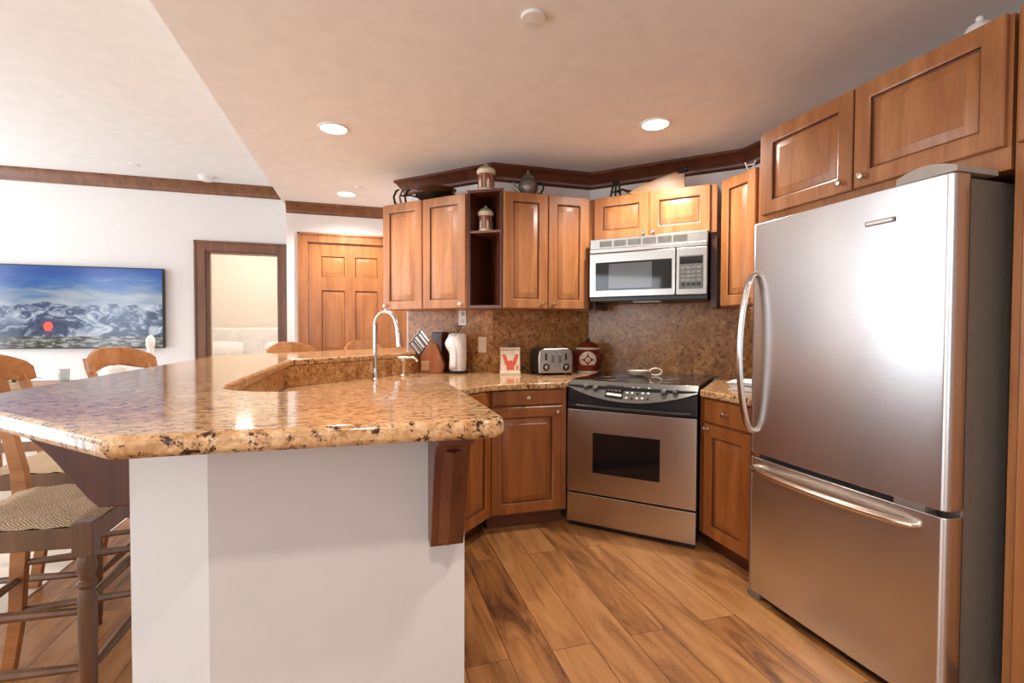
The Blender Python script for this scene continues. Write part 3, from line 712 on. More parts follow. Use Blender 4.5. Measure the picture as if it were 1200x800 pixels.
# ------------------------------------------------------------------ knife block with knives
KB = (.475, 3.66)
t = thing('knife_block', 'reddish-brown wooden knife block on the worktop beside the white paper towels', 'knife block', (KB[0], KB[1], CT), RAD(-16.5))
prof = [(-.09, 0), (.075, 0), (.085, .06), (.03, .215), (-.015, .235), (-.085, .13)]
T = Matrix.Rotation(RAD(90), 4, 'X')
n = len(prof)
MB().add([(a, -.05, c) for a, c in prof]+[(a, .05, c) for a, c in prof], [tuple(range(n)), tuple(range(2*n-1, n-1, -1))]+[(i, (i+1) % n, n+(i+1) % n, n+i) for i in range(n)], M['block']).build('block', t, .006)
MB().box(-.080, -.056, .02, -.02, -.049, .09, M['board']).build('front_plate', t, .003)
kn = thing('kitchen_knife', 'black-handled kitchen knife in the knife block', 'knife', (KB[0], KB[1], CT+.13), RAD(-16.5), 'knives in the wooden block')
kl = .115
H_ = lambda: MB()
kl = .13
mbk = MB().box(-.013, -.009, .0, .013, .009, kl, M['black']); mbk.build('handle', kn, .003)
MB().box(-.011, -.0085, kl, .011, .0085, kl+.008, M['chrome']).build('end_cap', kn, .002)
MB().box(-.004, -.0102, .02, .012, .0102, kl-.008, M['chrome']).build('bolster', kn)
lab = ['leftmost black-handled knife, lowest in the knife block', 'black-handled knife second from the left in the knife block', 'black-handled knife in the middle of the knife block', 'black-handled knife second from the right in the knife block', 'rightmost black-handled knife, highest in the knife block']
c16, s16 = math.cos(RAD(-16.5)), math.sin(RAD(-16.5))
rows = [(-.088, .135, -.02), (-.070, .158, .022), (-.055, .178, -.022), (-.036, .200, .02), (-.018, .225, -.012)]
for i, (a, c, yy) in enumerate(rows):
    k_ = kn if i == 0 else dup(kn)
    k_.location = (KB[0]+a*c16-yy*s16, KB[1]+a*s16+yy*c16, CT+c-.01); k_.rotation_euler = (0, RAD(-38), RAD(-16.5)); k_['label'] = lab[i]
t = thing('utensil_crock', 'dark square utensil box behind the knife block, beside the paper towels', 'utensil holder', (.545, 3.80, CT), RAD(-45))
MB().box(-.05, -.045, 0, .05, .045, .30, M['inner']).build('box', t, .004)
MB().box(-.04, -.036, .298, .04, .036, .304, M['black']).build('opening', t)

# paper towels
t = thing('paper_towel_holder', 'black upright paper towel holder with looped finial', 'paper towel holder', (.650, 3.600, CT))
MB().lathe([(.075, 0), (.075, .008), (.06, .014), (.006, .016)], M['iron'], 28).build('base', t)
MB().cyl((0, 0, .014), (0, 0, .315), .005, .005, M['iron'], 10).build('rod', t)
mb = MB()
for sg in (-1, 1): mb.tube([(0, 0, .315), (sg*.018, 0, .335), (sg*.022, 0, .350), (sg*.008, 0, .352), (0, 0, .335)], .0035, M['iron'], 6, Tr(rz=RAD(-16)))
mb.build('finial', t)
mb = MB(); n = 40; rr = []
prof = [(.058, .018), (.062, .05), (.063, .20), (.062, .29), (.045, .297), (.014, .297)]
mb.lathe(prof, M['paper'], 36)
pr = tag(mb.build('paper_towel_roll', loc=(.650, 3.600, CT)), 'roll of white paper towels with loose sheet hanging on the black holder', 'paper towel roll')
# loose outer sheet, draped to the left
mb = MB(); vs = []; nz = 10; nx = 6
for j in range(nz+1):
    v = j/nz; z = .03+.26*v
    out = .055*math.sin(math.pi*min(1, max(0, (v-.45)/.5))) if v > .45 else 0
    for i in range(nx+1):
        u = i/nx; a = RAD(250-130*u*1.0)
        r = .0645+out*(u**1.2)+.004*math.sin(6*v+3*u)
        vs.append((r*math.cos(a), r*math.sin(a), z))
mb.add(vs, [(j*(nx+1)+i, j*(nx+1)+i+1, (j+1)*(nx+1)+i+1, (j+1)*(nx+1)+i) for j in range(nz) for i in range(nx)], M['paper'])
sh = mb.build('loose_sheet', pr); sm = sh.modifiers.new('s', 'SOLIDIFY'); sm.thickness = .002

# wall plates on the stub wall
def on_stub(px, z): return px
def plate(name, label, cat, s, z0, z1, w_, m):
    # s: distance from the left end of the stub wall along it
    t = thing(name, label, cat, (.32+s*S2-.0215*S2, 4.14-s*S2-.0215*S2, z0), Dd)
    MB().box(0, -.006, 0, w_, 0, z1-z0, M[m]).build('cover', t, .002); return t
t = plate('wall_outlet', 'white outlet plate under the left wall cabinets, above the paper towels', 'outlet', .535, 1.255, 1.37, .07, 'plastic_white')
mb = MB(); mb.box(.02, -.009, .07, .05, -.005, .10, M['ivory']); mb.box(.02, -.009, .02, .05, -.005, .05, M['ivory']); mb.build('sockets', t)
MB().box(.024, -.030, .075, .048, -.006, .102, M['plastic_white']).build('plug', t, .004)
t = plate('light_switch', 'ivory rocker switch plate on the granite between towels and canister', 'switch', .715, 1.05, 1.168, .072, 'ivory')
MB().box(.02, -.010, .025, .052, -.005, .093, M['ivory']).build('rocker', t, .003)

# ------------------------------------------------------------------ countertop pieces
def canister(name, label, loc, rot, r=.062, h=.17, red='red', square=False):
    t = thing(name, label, 'canister', loc, rot)
    if square:
        MB().box(-r, -r, .008, r, r, h, M['cream']).build('jar', t, .010, 3)
        MB().box(-r-.004, -r-.004, 0, r+.004, r+.004, .022, M['cream']).build('foot', t, .004)
        mb = MB()   # red stepped motif on the front
        y = -r-.0012
        P = lambda pts: mb.add([(a*1.18, y, c*1.12) for a, c in pts], [tuple(range(len(pts)))], M['orange_red'])
        P([(-.022, .03), (.022, .03), (.026, .075), (.0, .095), (-.026, .075)]); P([(-.05, .13), (-.03, .13), (-.012, .08), (-.032, .06)]); P([(.05, .13), (.03, .13), (.012, .08), (.032, .06)])
        P([(.036, .03), (.046, .03), (.046, .062), (.036, .055)])
        mb.build('painted_motif', t)
        ld = MB().box(-r-.002, -r-.002, h, r+.002, r+.002, h+.018, M['cream']).build('lid', t, .006)
        MB().tube([(-.02, 0, h+.018), (-.014, 0, h+.034), (.0, 0, h+.030), (.03, 0, h+.028), (.045, 0, h+.03)], [.006, .010, .008, .007, .005], M['pewter'], 8).build('lid_figure', ld)
    else:
        prof = [(r*.98, 0), (r*1.04, .006), (r*1.04, .016), (r*.94, .022), (r*.94, h*.80), (r*1.08, h*.86), (r*1.1, h*.95), (r*1.0, h)]
        ms = [M['cream']]*3+[M['sage']]+[M['cream']]*3
        MB().lathe(prof, M['cream'], 28, None, ms).build('jar', t)
        mb = MB()  # arched motifs standing proud of the wall of the jar
        for q in range(6):
            a0 = -math.pi/2+q*math.pi/3
            def pt(da, z, lift=.0012): a = a0+da; return ((r*.94+lift)*math.cos(a), (r*.94+lift)*math.sin(a), z)
            z0, z1 = .026, h*.79
            vs = []; nn = 8
            for i in range(nn+1):
                da = -.40+.80*i/nn; vs += [pt(da, z0+.0), pt(da, z1)]
            mb.add(vs, [(2*i, 2*i+2, 2*i+3, 2*i+1) for i in range(nn)], M[red])
            vs = []
            for i in range(nn+1):
                da = -.17+.34*i/nn; vs += [pt(da, z0, .0024), pt(da, z0+(z1-z0)*(.35+.3*math.cos((i/nn-.5)*math.pi)), .0024)]
            mb.add(vs, [(2*i, 2*i+2, 2*i+3, 2*i+1) for i in range(nn)], M['cream'])
        mb.build('painted_motif', t)
        ld = MB().lathe([(r*1.02, h), (r*.98, h+.008), (r*.6, h+.022), (r*.35, h+.028), (r*.2, h+.03), (r*.26, h+.038), (r*.12, h+.046)], M['sage'], 24).build('lid', t)
    return t
canister('canister', 'square cream canister with orange-red motif on the worktop left of the toaster', (1.003, 3.435, CT), RAD(-12), .070, .178, square=True)
canister('canister', 'round cream and red lidded jar on top of the corner shelf', (.80, 3.34, UT+.02), 0, .060, .155, 'pink_brown')
canister('canister', 'round cream and red lidded jar inside the open corner shelf', (.803, 3.36, 1.90), 0, .052, .145, 'pink_brown')
# toaster
t = thing('toaster', 'chrome four-slice toaster with two dials on the worktop', 'toaster', (1.285, 3.235, CT), RAD(-4)); t.scale = (1.08, 1.0, 1.08)
sec = [(-.115, .015), (-.118, .12), (-.110, .160), (-.085, .178), (.085, .178), (.110, .160), (.118, .12), (.115, .015)]
n = len(sec)
def slab(y0, y1, m, sc1=1.0):
    return MB().add([(a*sc1, y0, c*sc1) for a, c in sec]+[(a*sc1, y1, c*sc1) for a, c in sec], [tuple(range(n)), tuple(range(2*n-1, n-1, -1))]+[(i, (i+1) % n, n+(i+1) % n, n+i) for i in range(n)], m)
slab(.02, .25, M['black'], .985).build('body', t, .006)
slab(-.008, .024, M['steel_h']).build('front_plate', t, .008)
slab(.246, .262, M['steel_h'], .97).build('rear_plate', t, .006)
for sx_ in (-.068, .068):
    MB().lathe([(.024, 0), (.024, .005), (.019, .006), (.016, .012), (.012, .013)], M['iron'], 20, Tr(sx_, -.008, .055, rx=RAD(90)), [M['chrome'], M['iron'], M['iron'], M['iron'], M['chrome']]).build('dial', t)
    MB().box(sx_-.006, -.012, .10, sx_+.006, -.007, .145, M['iron']).build('lever_slot', t, .002)
    MB().box(sx_*.35-.010, -.022, .085, sx_*.35+.010, -.007, .14, M['pewter']).build('lever', t, .003)
mb = MB()
for a in (-.06, -.02, .03, .07): mb.box(a-.012, .05, .1745, a+.012, .23, .1775, M['iron'])
mb.build('slots', t)
mb = MB(); 
for a in (-.10, .10): mb.box(a-.012, .0, 0, a+.012, .03, .016, M['iron']); mb.box(a-.012, .21, 0, a+.012, .24, .016, M['iron'])
mb.build('feet', t)
# cookie jar
t = thing('cookie_jar', 'round dark red stoneware cookie jar with cream medallion beside the range', 'cookie jar', (1.595, 3.365, CT), RAD(-25)); t.scale = (1.1, 1.1, 1.06)
MB().lathe([(.070, 0), (.074, .010), (.070, .018), (.086, .05), (.095, .09), (.094, .125), (.083, .155), (.076, .163), (.080, .168), (.080, .180), (.072, .182)], M['terracotta'], 32, None,
           [M['cream']]*2+[M['terracotta']]*5+[M['terracotta']]+[M['cream']]*2).build('jar', t)
mb = MB()
def jar_pt(u, v, lift): # on the belly facing -y
    r = .0955-4.5*(v-.105)**2; a = -math.pi/2+u/.094; return ((r+lift)*math.cos(a), (r+lift)*math.sin(a), v)
def disc(R0, cz, m, lift, star=False, nn=32):
    vs = [jar_pt(0, cz, lift)]
    rings = 4
    for q in range(1, rings+1):
        for i in range(nn):
            a = 2*math.pi*i/nn; rr_ = R0*q/rings
            if star: rr_ *= 1/(abs(math.cos(a))**.62+abs(math.sin(a))**.62)**(1/.62)
            vs.append(jar_pt(rr_*math.cos(a), cz+rr_*math.sin(a), lift))
    fs = [(0, 1+i, 1+(i+1) % nn) for i in range(nn)]
    for q in range(1, rings): fs += [(1+(q-1)*nn+i, 1+(q-1)*nn+(i+1) % nn, 1+q*nn+(i+1) % nn, 1+q*nn+i) for i in range(nn)]
    mb.add(vs, fs, m)
disc(.058, .098, M['cream'], .0015); disc(.050, .098, M['terracotta'], .0028, True, 48); disc(.015, .098, M['cream'], .0042); disc(.006, .098, M['red'], .0055)
mb.build('medallion', t)
ld = MB().lathe([(.078, .182), (.074, .190), (.060, .206), (.030, .220), (.016, .224)], M['terracotta'], 28).build('lid', t)
MB().lathe([(.010, .222), (.016, .232), (.014, .243), (.004, .248)], M['black'], 16).build('lid_knob', ld)
for sg in (-1, 1):
    MB().tube([(sg*.088, 0, .125), (sg*.108, 0, .132), (sg*.112, 0, .115), (sg*.097, 0, .095)], .007, M['terracotta'], 8).build('handle', t)
# folded white towel at the right worktop
t = thing('napkin_stack', 'folded white napkins lying on the worktop beside the refrigerator', 'napkins', (1.99, 2.15, CT), RAD(12))
for i, (dx, dz, a) in enumerate(((0, 0, 0), (.01, .018, 4), (-.01, .036, -3))):
    vs = []; nn = 8
    for j in range(nn+1):
        for q in range(nn+1):
            u, v = j/nn, q/nn; e = min(u, v, 1-u, 1-v)
            vs.append((-.09+.18*u+dx, -.09+.18*v, dz+.018*min(1, e*6+.35)+.006*math.sin(5*u+i)*math.sin(4*v)))
    mb = MB().add(vs, [(j*(nn+1)+q, (j+1)*(nn+1)+q, (j+1)*(nn+1)+q+1, j*(nn+1)+q+1) for j in range(nn) for q in range(nn)], M['paper'])
    mb.box(-.085+dx, -.085, dz+.001, .085+dx, .085, dz+.006, M['paper'])
    mb.build('napkin', t)

# ------------------------------------------------------------------ things on top of the wall cabinets
# skillets and lantern stand, far left
t = thing('skillet', 'dark iron skillet lying lowest on top of the left wall cabinet', 'skillet', (.50, 3.66, UT), RAD(170))
MB().lathe([(.10, 0), (.150, .050), (.156, .054), (.146, .048), (.095, .008), (.0, .007)], M['iron'], 32).build('pan', t)
MB().tube([(.14, 0, .044), (.19, 0, .055), (.26, 0, .05)], [.012, .010, .013], M['iron'], 8, flat=.5).build('handle', t)
t = thing('skillet', 'brown iron skillet stacked higher on top of the left wall cabinet', 'skillet', (.51, 3.68, UT+.056), RAD(178))
MB().lathe([(.09, 0), (.135, .045), (.141, .050), (.130, .044), (.085, .008), (.0, .007)], M['glaze'], 32).build('pan', t)
MB().tube([(.125, 0, .04), (.18, 0, .055), (.25, 0, .065)], [.012, .010, .013], M['pewter'], 8, flat=.5).build('handle', t)
t = thing('metal_trivet', 'curved black and silver metal stand on the left end of the wall cabinets', 'metal stand', (.255, 3.845, UT), RAD(-16))
for dx, m in ((-.045, 'iron'), (.0, 'pewter'), (.04, 'iron')):
    MB().tube([(dx+.02, 0, 0), (dx-.004, 0, .035), (dx-.012, 0, .08), (dx+.008, 0, .125), (dx+.03, 0, .135)], [.012, .009, .008, .009, .006], M[m], 8).build('prong', t)
MB().tube([(-.04, 0, .008), (.07, 0, .008)], .006, M['iron'], 8).build('foot_bar', t)
# pewter kettle lantern
t = thing('pewter_teapot', 'pewter teapot with domed lid on top of the middle wall cabinet', 'teapot', (1.115, 3.36, UT), RAD(-16)); t.scale = (1.2, 1.2, 1.2)
MB().lathe([(.050, 0), (.056, .008), (.040, .018), (.046, .035), (.058, .06), (.060, .085), (.048, .11), (.038, .118)], M['pewter'], 28).build('body', t)
ld = MB().lathe([(.042, .118), (.036, .135), (.020, .150), (.008, .156)], M['pewter'], 24).build('lid', t)
MB().lathe([(.006, .156), (.010, .166), (.004, .180)], M['pewter'], 12).build('finial', ld)
MB().tube([(.052, 0, .10), (.085, 0, .105), (.092, 0, .07), (.075, 0, .035), (.055, 0, .04)], .006, M['iron'], 8).build('handle', t)
MB().tube([(-.05, 0, .05), (-.080, 0, .075), (-.088, 0, .105)], [.012, .008, .006], M['pewter'], 8).build('spout', t)
MB().lathe([(.013, 0), (.018, .012), (.014, .026), (.004, .03)], M['cream'], 14, Tr(-.095, -.03, 0)).build('charm', t)
# small dish
t = thing('pewter_plate', 'low pale metal dish lying above the cabinet door nearest the microwave', 'dish', (1.38, 3.36, UT))
MB().lathe([(.06, 0), (.085, .012), (.105, .022), (.10, .024), (.08, .014), (.0, .008)], M['pewter'], 28).build('dish', t)
# iron figure and carved board above the microwave cabinet
t = thing('iron_candlestick', 'small black iron stand on top of the cabinet above the microwave', 'iron stand', (1.70, 3.15, UT), RAD(-30))
mb = MB()
for a in (-.035, .0, .04): mb.tube([(a, 0, 0), (a*.7, 0, .06), (a*.5+.006, 0, .115)], [.007, .008, .007], M['iron'], 8)
mb.tube([(-.03, 0, .05), (.04, 0, .05)], .006, M['iron'], 8); mb.tube([(-.02, 0, .115), (.03, 0, .12)], .010, M['iron'], 8)
mb.build('stand', t)
t = thing('wooden_paddle', 'weathered wooden bellows-shaped board lying on the cabinet above the microwave', 'wooden board', (1.93, 2.955, UT), RAD(-38))
def xz_slab(pts, y0, y1, m):
    n = len(pts)
    return MB().add([(a, y0, c) for a, c in pts]+[(a, y1, c) for a, c in pts], [tuple(range(n)), tuple(range(2*n-1, n-1, -1))]+[(i, (i+1) % n, n+(i+1) % n, n+i) for i in range(n)], m)
xz_slab([(-.21, .02), (-.17, .045), (-.10, .075), (.0, .10), (.12, .122), (.165, .118), (.17, .02), (.0, .0), (-.12, .0)], -.03, .012, M['board']).build('board', t, .006)
xz_slab([(-.12, .075), (-.02, .11), (.10, .140), (.14, .138), (.14, .10), (.0, .09)], -.005, .035, M['board']).build('upper_board', t, .005)
MB().tube([(-.29, 0, .05), (-.25, 0, .06), (-.22, 0, .045), (-.18, 0, .035)], [.009, .008, .010, .012], M['iron'], 8).build('nozzle', t)
MB().tube([(.12, 0, .13), (.15, 0, .15), (.19, 0, .155)], [.012, .016, .020], M['iron'], 10).build('knob', t)
t = thing('white_bracket', 'small white angular ornament on the narrow cabinet next to the refrigerator', 'ornament', (2.20, 2.42, UT), RAD(-60)); t.scale = (.7, .7, .7)
mb = MB(); mb.tube([(-.04, 0, .11), (0, 0, .0), (.045, 0, .11)], .007, M['white'], 6); mb.tube([(-.03, 0, .08), (.03, 0, .085)], .006, M['white'], 6); mb.build('ornament', t)
t = thing('glass_dome', 'pale glass dome ornament on top of the cabinet above the refrigerator', 'glass dome', (2.06, 1.20, 2.185)); t.scale = (.85, .85, .78)
MB().lathe([(.055, 0), (.06, .01), (.062, .06), (.055, .10), (.038, .135), (.015, .15), (.004, .152)], M['pewter'], 24, None, [M['white'], M['glass'], M['white'], M['white'], M['white'], M['white']]).build('dome', t)
MB().lathe([(.006, .15), (.014, .16), (.012, .172), (.003, .178)], M['white'], 14).build('knob', t)

# ------------------------------------------------------------------ wood door in the far wall
t = thing('door_1', 'golden-brown six-panel wooden door in the far wall left of the kitchen cabinets', 'door', (-.545, 5.155, 0))
t['kind'] = 'structure'; del t['label']; del t['category']
mb = MB()
W_, Hd = .84, 2.065
xs = [0, .11, .335, .425, .73, W_]; xs = [0, .115, .34, .43, .655, W_]
zs = [0.005, .22, .93, 1.08, 1.60, 1.73, 1.945, Hd]
zs = [0.005, .22, .86, 1.00, 1.61, 1.735, 1.945, Hd]
md = M['door_wood']
st = [(0, 0), (.004, .0), (.012, .010), (.022, .010), (.045, .003)]
for i in range(5):
    for j in range(7):
        x0, x1, z0, z1 = xs[i], xs[i+1], zs[j], zs[j+1]
        if i in (1, 3) and j in (1, 3, 5): ring_panel(mb, x0, x1, z0, z1, 0, st, [md, M['glaze'], md, md], md)
        else: mb.add([(x0, 0, z0), (x1, 0, z0), (x1, 0, z1), (x0, 0, z1)], [(0, 1, 2, 3)], md)
mb.box(0, .012, .005, W_, .045, Hd, md)
mb.build('door_leaf', t)
MB().lathe([(.028, 0), (.028, .006), (.012, .012), (.012, .035), (.026, .045), (.028, .06), (.016, .07)], M['brass_nickel'], 18, Tr(.79, 0, .95, rx=RAD(90))).build('door_knob', t)

# ------------------------------------------------------------------ bedroom: bed seen through the doorway
t = thing('bed', 'bed made up in white bedding seen through the open doorway', 'bed', (-1.55, 7.2, .004))
MB().box(-.80, -.65, 0, .80, .80, .50, M['bedding']).build('mattress', t, .05, 3)
mb = MB().box(-.85, -.70, .35, .85, .82, .66, M['bedding']); mb.build('duvet', t, .08, 4)
MB().box(-.88, .80, 0, .88, .87, 1.24, M['bedding']).build('headboard', t, .03, 3)
for i, sx_ in enumerate((-.42, .42)):
    vs = []; nn = 10; fs = []
    p = tag(MB().lathe([(.02, -.24), (.10, -.235), (.14, -.20), (.15, 0), (.14, .20), (.10, .235), (.02, .24)], M['bedding'], 16, Matrix.Scale(1.5, 4, (0, 0, 1)) @ Matrix.Identity(4)).build('pillow', loc=(-1.55+sx_, 7.80, .90)), ('left' if i == 0 else 'right')+' white pillow propped against the headboard in the bedroom', 'pillow', 'bed pillows')
    p.rotation_euler = (0, RAD(90), 0); p.scale = (1, .75, .8)
l = bpy.data.lights.new('bedroom_lamp', 'POINT'); l.energy = 38; l.color = (1, .93, .84); l.shadow_soft_size = .15
o = bpy.data.objects.new('bedroom_lamp', l); COL.objects.link(o); o.location = (-1.5, 6.9, 2.3)

# ------------------------------------------------------------------ television
t = thing('television', 'wall-mounted television showing a snowy mountain range under blue sky', 'television', (-3.47, 5.94, 1.02))
MB().box(0, -.02, 0, 1.44, .035, .825, M['black']).build('casing', t, .006)
MB().box(.012, -.0215, .012, 1.428, -.0205, .813, M['tv']).build('screen', t)
mb = MB(); cxs = .46; KS = .75
def flat(pts, m, y=-.023):
    pts = [(a*KS, c*KS) for a, c in pts]
    pts = pts
    _flat(pts, m, y)
def _flat(pts, m, y): mb.add([(cxs+a, y, .10+c) for a, c in pts]+[(cxs+a, y+.0008, .10+c) for a, c in pts], [tuple(range(len(pts))), tuple(range(2*len(pts)-1, len(pts)-1, -1))]+[(i, (i+1) % len(pts), len(pts)+(i+1) % len(pts), len(pts)+i) for i in range(len(pts))], m)
flat([(-.052, .15), (-.050, .185), (-.03, .215), (-.008, .222), (.02, .222), (.042, .20), (.05, .165), (.04, .13), (.028, .105), (.012, .09), (-.02, .092), (-.036, .115)], M['red_lit'])
flat([(-.03, .10), (.02, .10), (.012, .05), (.02, .02), (.0, .02), (-.008, .06), (-.018, .03), (-.034, .03)], M['dark_lit'], -.0235)
flat([(-.10, .19), (-.06, .215), (-.03, .205), (-.05, .18), (-.09, .17)], M['dark_lit'])
flat([(.02, .22), (.07, .30), (.085, .31), (.045, .21)], M['dark_lit'])
flat([(-.025, .225), (-.02, .26), (.005, .262), (.012, .23)], M['dark_lit'], -.0238)
mb.build('skier_image', t)

# ------------------------------------------------------------------ dining table with things on it (beyond the bar)
t = thing('dining_table', 'pale dining table beyond the bar, below the television', 'table', (-2.1, 4.55, .004))
MB().box(-.85, -.45, .74, .75, .45, .785, M['board']).build('tabletop', t, .008)
for a in (-.75, .65):
    for c in (-.36, .36): MB().lathe([(.028, 0), (.034, .1), (.026, .3), (.038, .6), (.04, .74)], M['board'], 12, Tr(a, c, 0)).build('leg', t)
zt = .789
t = thing('candlestick', 'slender white candlestick standing on the table right of the television', 'candlestick', (-1.57, 4.32, zt))
MB().lathe([(.040, 0), (.040, .012), (.020, .03), (.016, .09), (.024, .12), (.028, .20), (.022, .27), (.028, .31), (.030, .35), (.018, .375), (.006, .385)], M['white'], 16).build('stem', t)
t = thing('drinking_glass', 'small clear glass on the table left of the wooden stool back', 'glass', (-2.10, 4.30, zt))
MB().lathe([(.026, 0), (.034, .14), (.032, .14), (.024, .006)], M['glass'], 16).build('tumbler', t)
t = thing('serving_bowl', 'round white bowl on the table seen through the stool back', 'bowl', (-1.80, 4.32, zt))
MB().lathe([(.04, 0), (.07, .03), (.085, .09), (.07, .14), (.03, .165), (.0, .168)], M['white'], 24).build('bowl', t)
t = thing('potted_plant', 'small dark green plant on the table at the left edge', 'plant', (-2.42, 4.35, zt))
MB().lathe([(.04, 0), (.05, .05), (.045, .05), (.0, .045)], M['cream'], 16).build('pot', t)
mb = MB()
for i in range(16):
    a = i*2.4; r = .10+.03*(i % 3); h = .05+.02*(i % 4)
    c, s_ = math.cos(a), math.sin(a)
    mb.add([(0, 0, .045), (c*r*.5-s_*.016, s_*r*.5+c*.016, .04+h), (c*r, s_*r, .03+h*.7), (c*r*.5+s_*.016, s_*r*.5-c*.016, .038+h)], [(0, 1, 2, 3)], M['leaf'])
lf = mb.build('foliage', t); sm = lf.modifiers.new('s', 'SOLIDIFY'); sm.thickness = .002

# ------------------------------------------------------------------ bar stools
def make_stool():
    """faces +x; origin on the floor under the seat centre"""
    t = thing('bar_stool', 'x', 'bar stool', group='rush-seated bar stools around the bar')
    D, Wf, Wb, SH = .187, .225, .19, .66       # half depth, half widths front / back, seat height
    # seat: four woven triangles meeting in a slightly sunken X
    nn = 14; vs = []
    for i in range(nn+1):
        for j in range(nn+1):
            u, v = i/nn*2-1, j/nn*2-1
            hw = Wb+(Wf-Wb)*(u+1)/2
            e = max(abs(u), abs(v)); z = .0
            z -= .014*(1-e)
            z -= .006*math.exp(-((abs(u)-abs(v))/.12)**2)*(1 if e > .1 else .5)
            z -= .02*max(0, (e-.9)/.1)**2
            z += .003*math.sin(i*2.3)*math.cos(j*1.7)
            vs.append((u*(D+.008), v*(hw+.008), SH+z))
    f = [(i*(nn+1)+j, (i+1)*(nn+1)+j, (i+1)*(nn+1)+j+1, i*(nn+1)+j+1) for i in range(nn) for j in range(nn)]
    mb = MB().add(vs, f, M['rush'])
    k = len(vs); low = [(x*.99, y*.99, SH-.035) for x, y in ((-D, -Wb), (D, -Wf), (D, Wf), (-D, Wb))]
    mb.prism([(-D, -Wb), (D, -Wf), (D, Wf), (-D, Wb)], SH-.045, SH-.022, M['rush'])
    mb.build('rush_seat', t, smooth=80)
    # aprons
    for (a, b2) in (((-D, -Wb), (D, -Wf)), ((D, -Wf), (D, Wf)), ((D, Wf), (-D, Wb)), ((-D, Wb), (-D, -Wb))):
        d = Vector((b2[0]-a[0], b2[1]-a[1])).normalized(); nv = Vector((d.y, -d.x))*.010
        MB().prism([(a[0]-nv.x, a[1]-nv.y), (b2[0]-nv.x, b2[1]-nv.y), (b2[0]+nv.x, b2[1]+nv.y), (a[0]+nv.x, a[1]+nv.y)], SH-.085, SH-.022, M['stool']).build('apron', t, .004)
    # turned front legs with square top block
    for s in (-1, 1):
        mb = MB().box(D-.026, s*Wf-.026, SH-.105, D+.026, s*Wf+.026, SH-.004, M['stool'])
        mb.lathe([(.016, 0), (.020, .05), (.024, .35), (.023, .43), (.018, .455), (.025, .462), (.025, .472), (.017, .478), (.019, .49), (.026, .515), (.022, .545), (.020, SH-.105)], M['stool'], 16, Tr(D, s*Wf, 0))
        mb.build('leg', t, .003)
    # sabre rear legs that run up into the back posts
    for s in (-1, 1):
        pts = [(-D-.055, s*(Wb+.005), 0), (-D-.025, s*Wb, .18), (-D-.015, s*Wb, .38), (-D, s*Wb, .60), (-D-.01, s*Wb, .72), (-D-.04, s*(Wb+.004), .86), (-D-.09, s*(Wb+.01), 1.00), (-D-.105, s*(Wb+.012), 1.06)]
        mb = MB(); vs = []
        wd = [.040, .042, .046, .050, .044, .038, .034, .030]
        for (x, y, z), ww in zip(pts, wd):
            vs += [(x-ww/2, y-.015, z), (x+ww/2, y-.015, z), (x+ww/2, y+.015, z), (x-ww/2, y+.015, z)]
        fs = [(4*i+j, 4*i+(j+1) % 4, 4*i+4+(j+1) % 4, 4*i+4+j) for i in range(len(pts)-1) for j in range(4)]+[(3, 2, 1, 0), tuple(range(4*len(pts)-4, 4*len(pts)))]
        mb.add(vs, fs, M['crest']).build('leg', t, .003)
    # curved crest rail
    mb = MB(); vs = []; nn = 20
    for i in range(nn+1):
        u = i/nn*2-1; y = u*.235
        x = -D-.135+.075*u*u
        top = 1.115-.060*abs(u)**2.6; bot = .985+.030*math.cos(u*math.pi)*.8+.018*abs(u)
        if abs(u) > .93: top -= .012; bot += .008
        th = .011
        vs += [(x-th, y, bot), (x+th, y, bot), (x+th-.012, y, top), (x-th-.012, y, top)]
    fs = [(4*i+j, 4*i+(j+1) % 4, 4*i+4+(j+1) % 4, 4*i+4+j) for i in range(nn) for j in range(4)]+[(3, 2, 1, 0), tuple(range(4*nn, 4*nn+4))]
    mb.add(vs, fs, M['crest']).build('crest_rail', t, .005, 3)
    # stretchers
    def st(a, b2): MB().tube([a, (Vector(a)+Vector(b2))/2, b2], [.011, .0155, .011], M['stool'], 8).build('stretcher', t)
    for s in (-1, 1):
        st((-D-.02, s*Wb, .385), (D, s*Wf, .385)); st((-D-.022, s*Wb, .215), (D, s*Wf, .215))
    st((D, -Wf, .415), (D, Wf, .415)); st((D, -Wf, .20), (D, Wf, .20)); st((-D-.015, -Wb, .33), (-D-.015, Wb, .33))
    return t
stool = make_stool()
spots = [(-.985, 1.955, 0, 'nearest bar stool with woven rush seat, tucked beside the white half wall'),
         (-1.26, 2.62, 0, 'second bar stool behind the nearest one, its wooden back cut by the left edge'),
         (-1.10, 3.26, RAD(-18), 'bar stool whose curved wooden back shows in front of the television'),
         (-.42, 4.30, RAD(-45), 'bar stool with only its crest showing in front of the bedroom doorway'),
         (.16, 4.78, RAD(-45), 'bar stool with only its crest showing in front of the panelled door')]
for i, (x, y, r, lab_) in enumerate(spots):
    s_ = stool if i == 0 else dup(stool)
    s_.location = (x, y, 0); s_.rotation_euler = (0, 0, r); s_['label'] = lab_

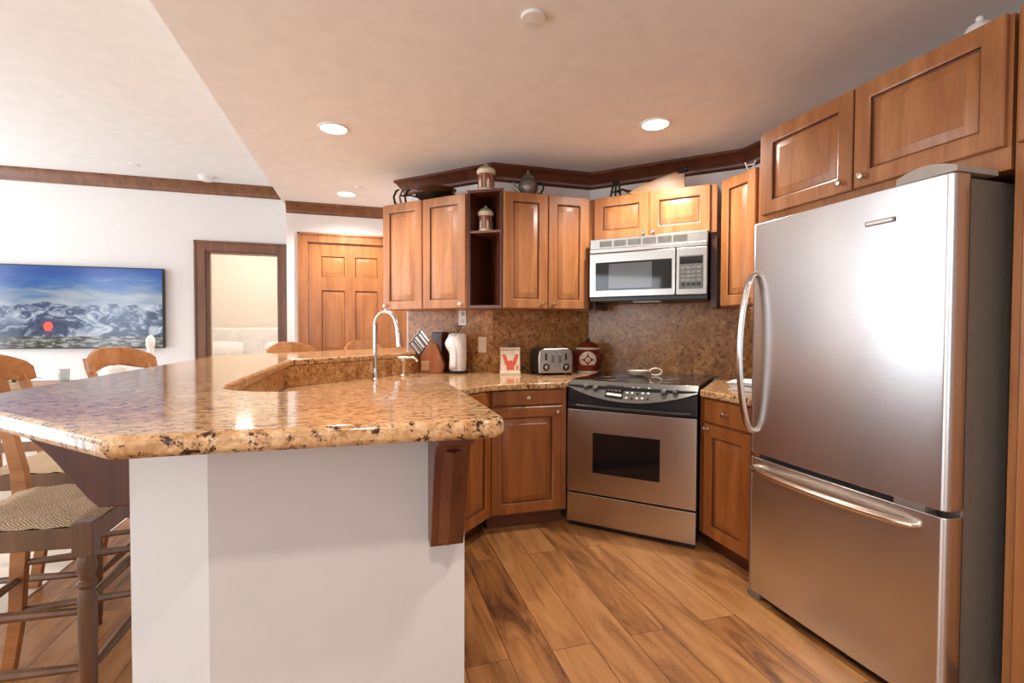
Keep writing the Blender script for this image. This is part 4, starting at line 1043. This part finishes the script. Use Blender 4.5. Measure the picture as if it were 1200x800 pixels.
# ------------------------------------------------------------------ ceiling fittings
def can(x, y, z, label, power=CAN_POWER, r=.075):
    t = thing('recessed_light', label, 'ceiling light', (x, y, z), 0, 'recessed ceiling lights')
    mb = MB(); n = 32; pr = [(r*1.22, 0), (r*1.2, -.006), (r*1.02, -.008), (r, -.002)]
    vs = []
    for rr_, zz in pr:
        for k2 in range(n): a = 2*math.pi*k2/n; vs.append((rr_*math.cos(a), rr_*math.sin(a), zz))
    mb.add(vs, [(i*n+k2, i*n+(k2+1) % n, (i+1)*n+(k2+1) % n, (i+1)*n+k2) for i in range(3) for k2 in range(n)], M['plastic_white']).build('trim_ring', t)
    MB().cyl((0, 0, -.0035), (0, 0, -.001), r, r, M['bulb'], 32).build('lens', t)
    l = bpy.data.lights.new('can_lamp', 'SPOT'); l.energy = power*8; l.color = WARM; l.spot_size = RAD(150); l.spot_blend = .7; l.shadow_soft_size = .05
    o = bpy.data.objects.new('can_lamp', l); COL.objects.link(o); o.location = (x, y, z-.03)
    return t
can(-.189, 3.176, ZK, 'recessed ceiling light above the bar, left of centre')
can(1.637, 2.554, ZK, 'bright recessed ceiling light in front of the range')
can(-.172, 4.666, ZK, 'small recessed ceiling light near the panelled door')
can(.75, .35, ZK, 'recessed ceiling light above the viewer', CAN_POWER*.5)
can(-.05, -.15, ZK, 'recessed ceiling light behind the viewer', CAN_POWER*.6)
t = thing('sprinkler_cover', 'round flat white cover disc on the kitchen ceiling near the top edge', 'sprinkler cover', (.625, 1.827, ZK))
MB().lathe([(.030, -.014), (.046, -.012), (.048, -.004), (.048, 0)], M['plastic_white'], 28).build('disc', t)
t = thing('sprinkler_cover', 'tiny white disc on the ceiling beside the farthest recessed light', 'sprinkler cover', (-.059, 4.412, ZK))
MB().lathe([(.030, -.012), (.038, -.010), (.040, 0)], M['plastic_white'], 24).build('disc', t)
t = thing('smoke_detector', 'white smoke detector on the living room ceiling above the doorway', 'smoke detector', (-1.571, 5.72, ZL))
MB().lathe([(.030, -.050), (.058, -.042), (.066, -.020), (.078, -.012), (.078, 0)], M['plastic_white'], 28).build('housing', t)
t = thing('sprinkler_cover', 'flat grey disc on the living room ceiling above the television', 'sprinkler cover', (-2.12, 5.518, ZL))
MB().lathe([(.040, -.006), (.048, -.004), (.05, 0)], M['plastic_white'], 24).build('disc', t)
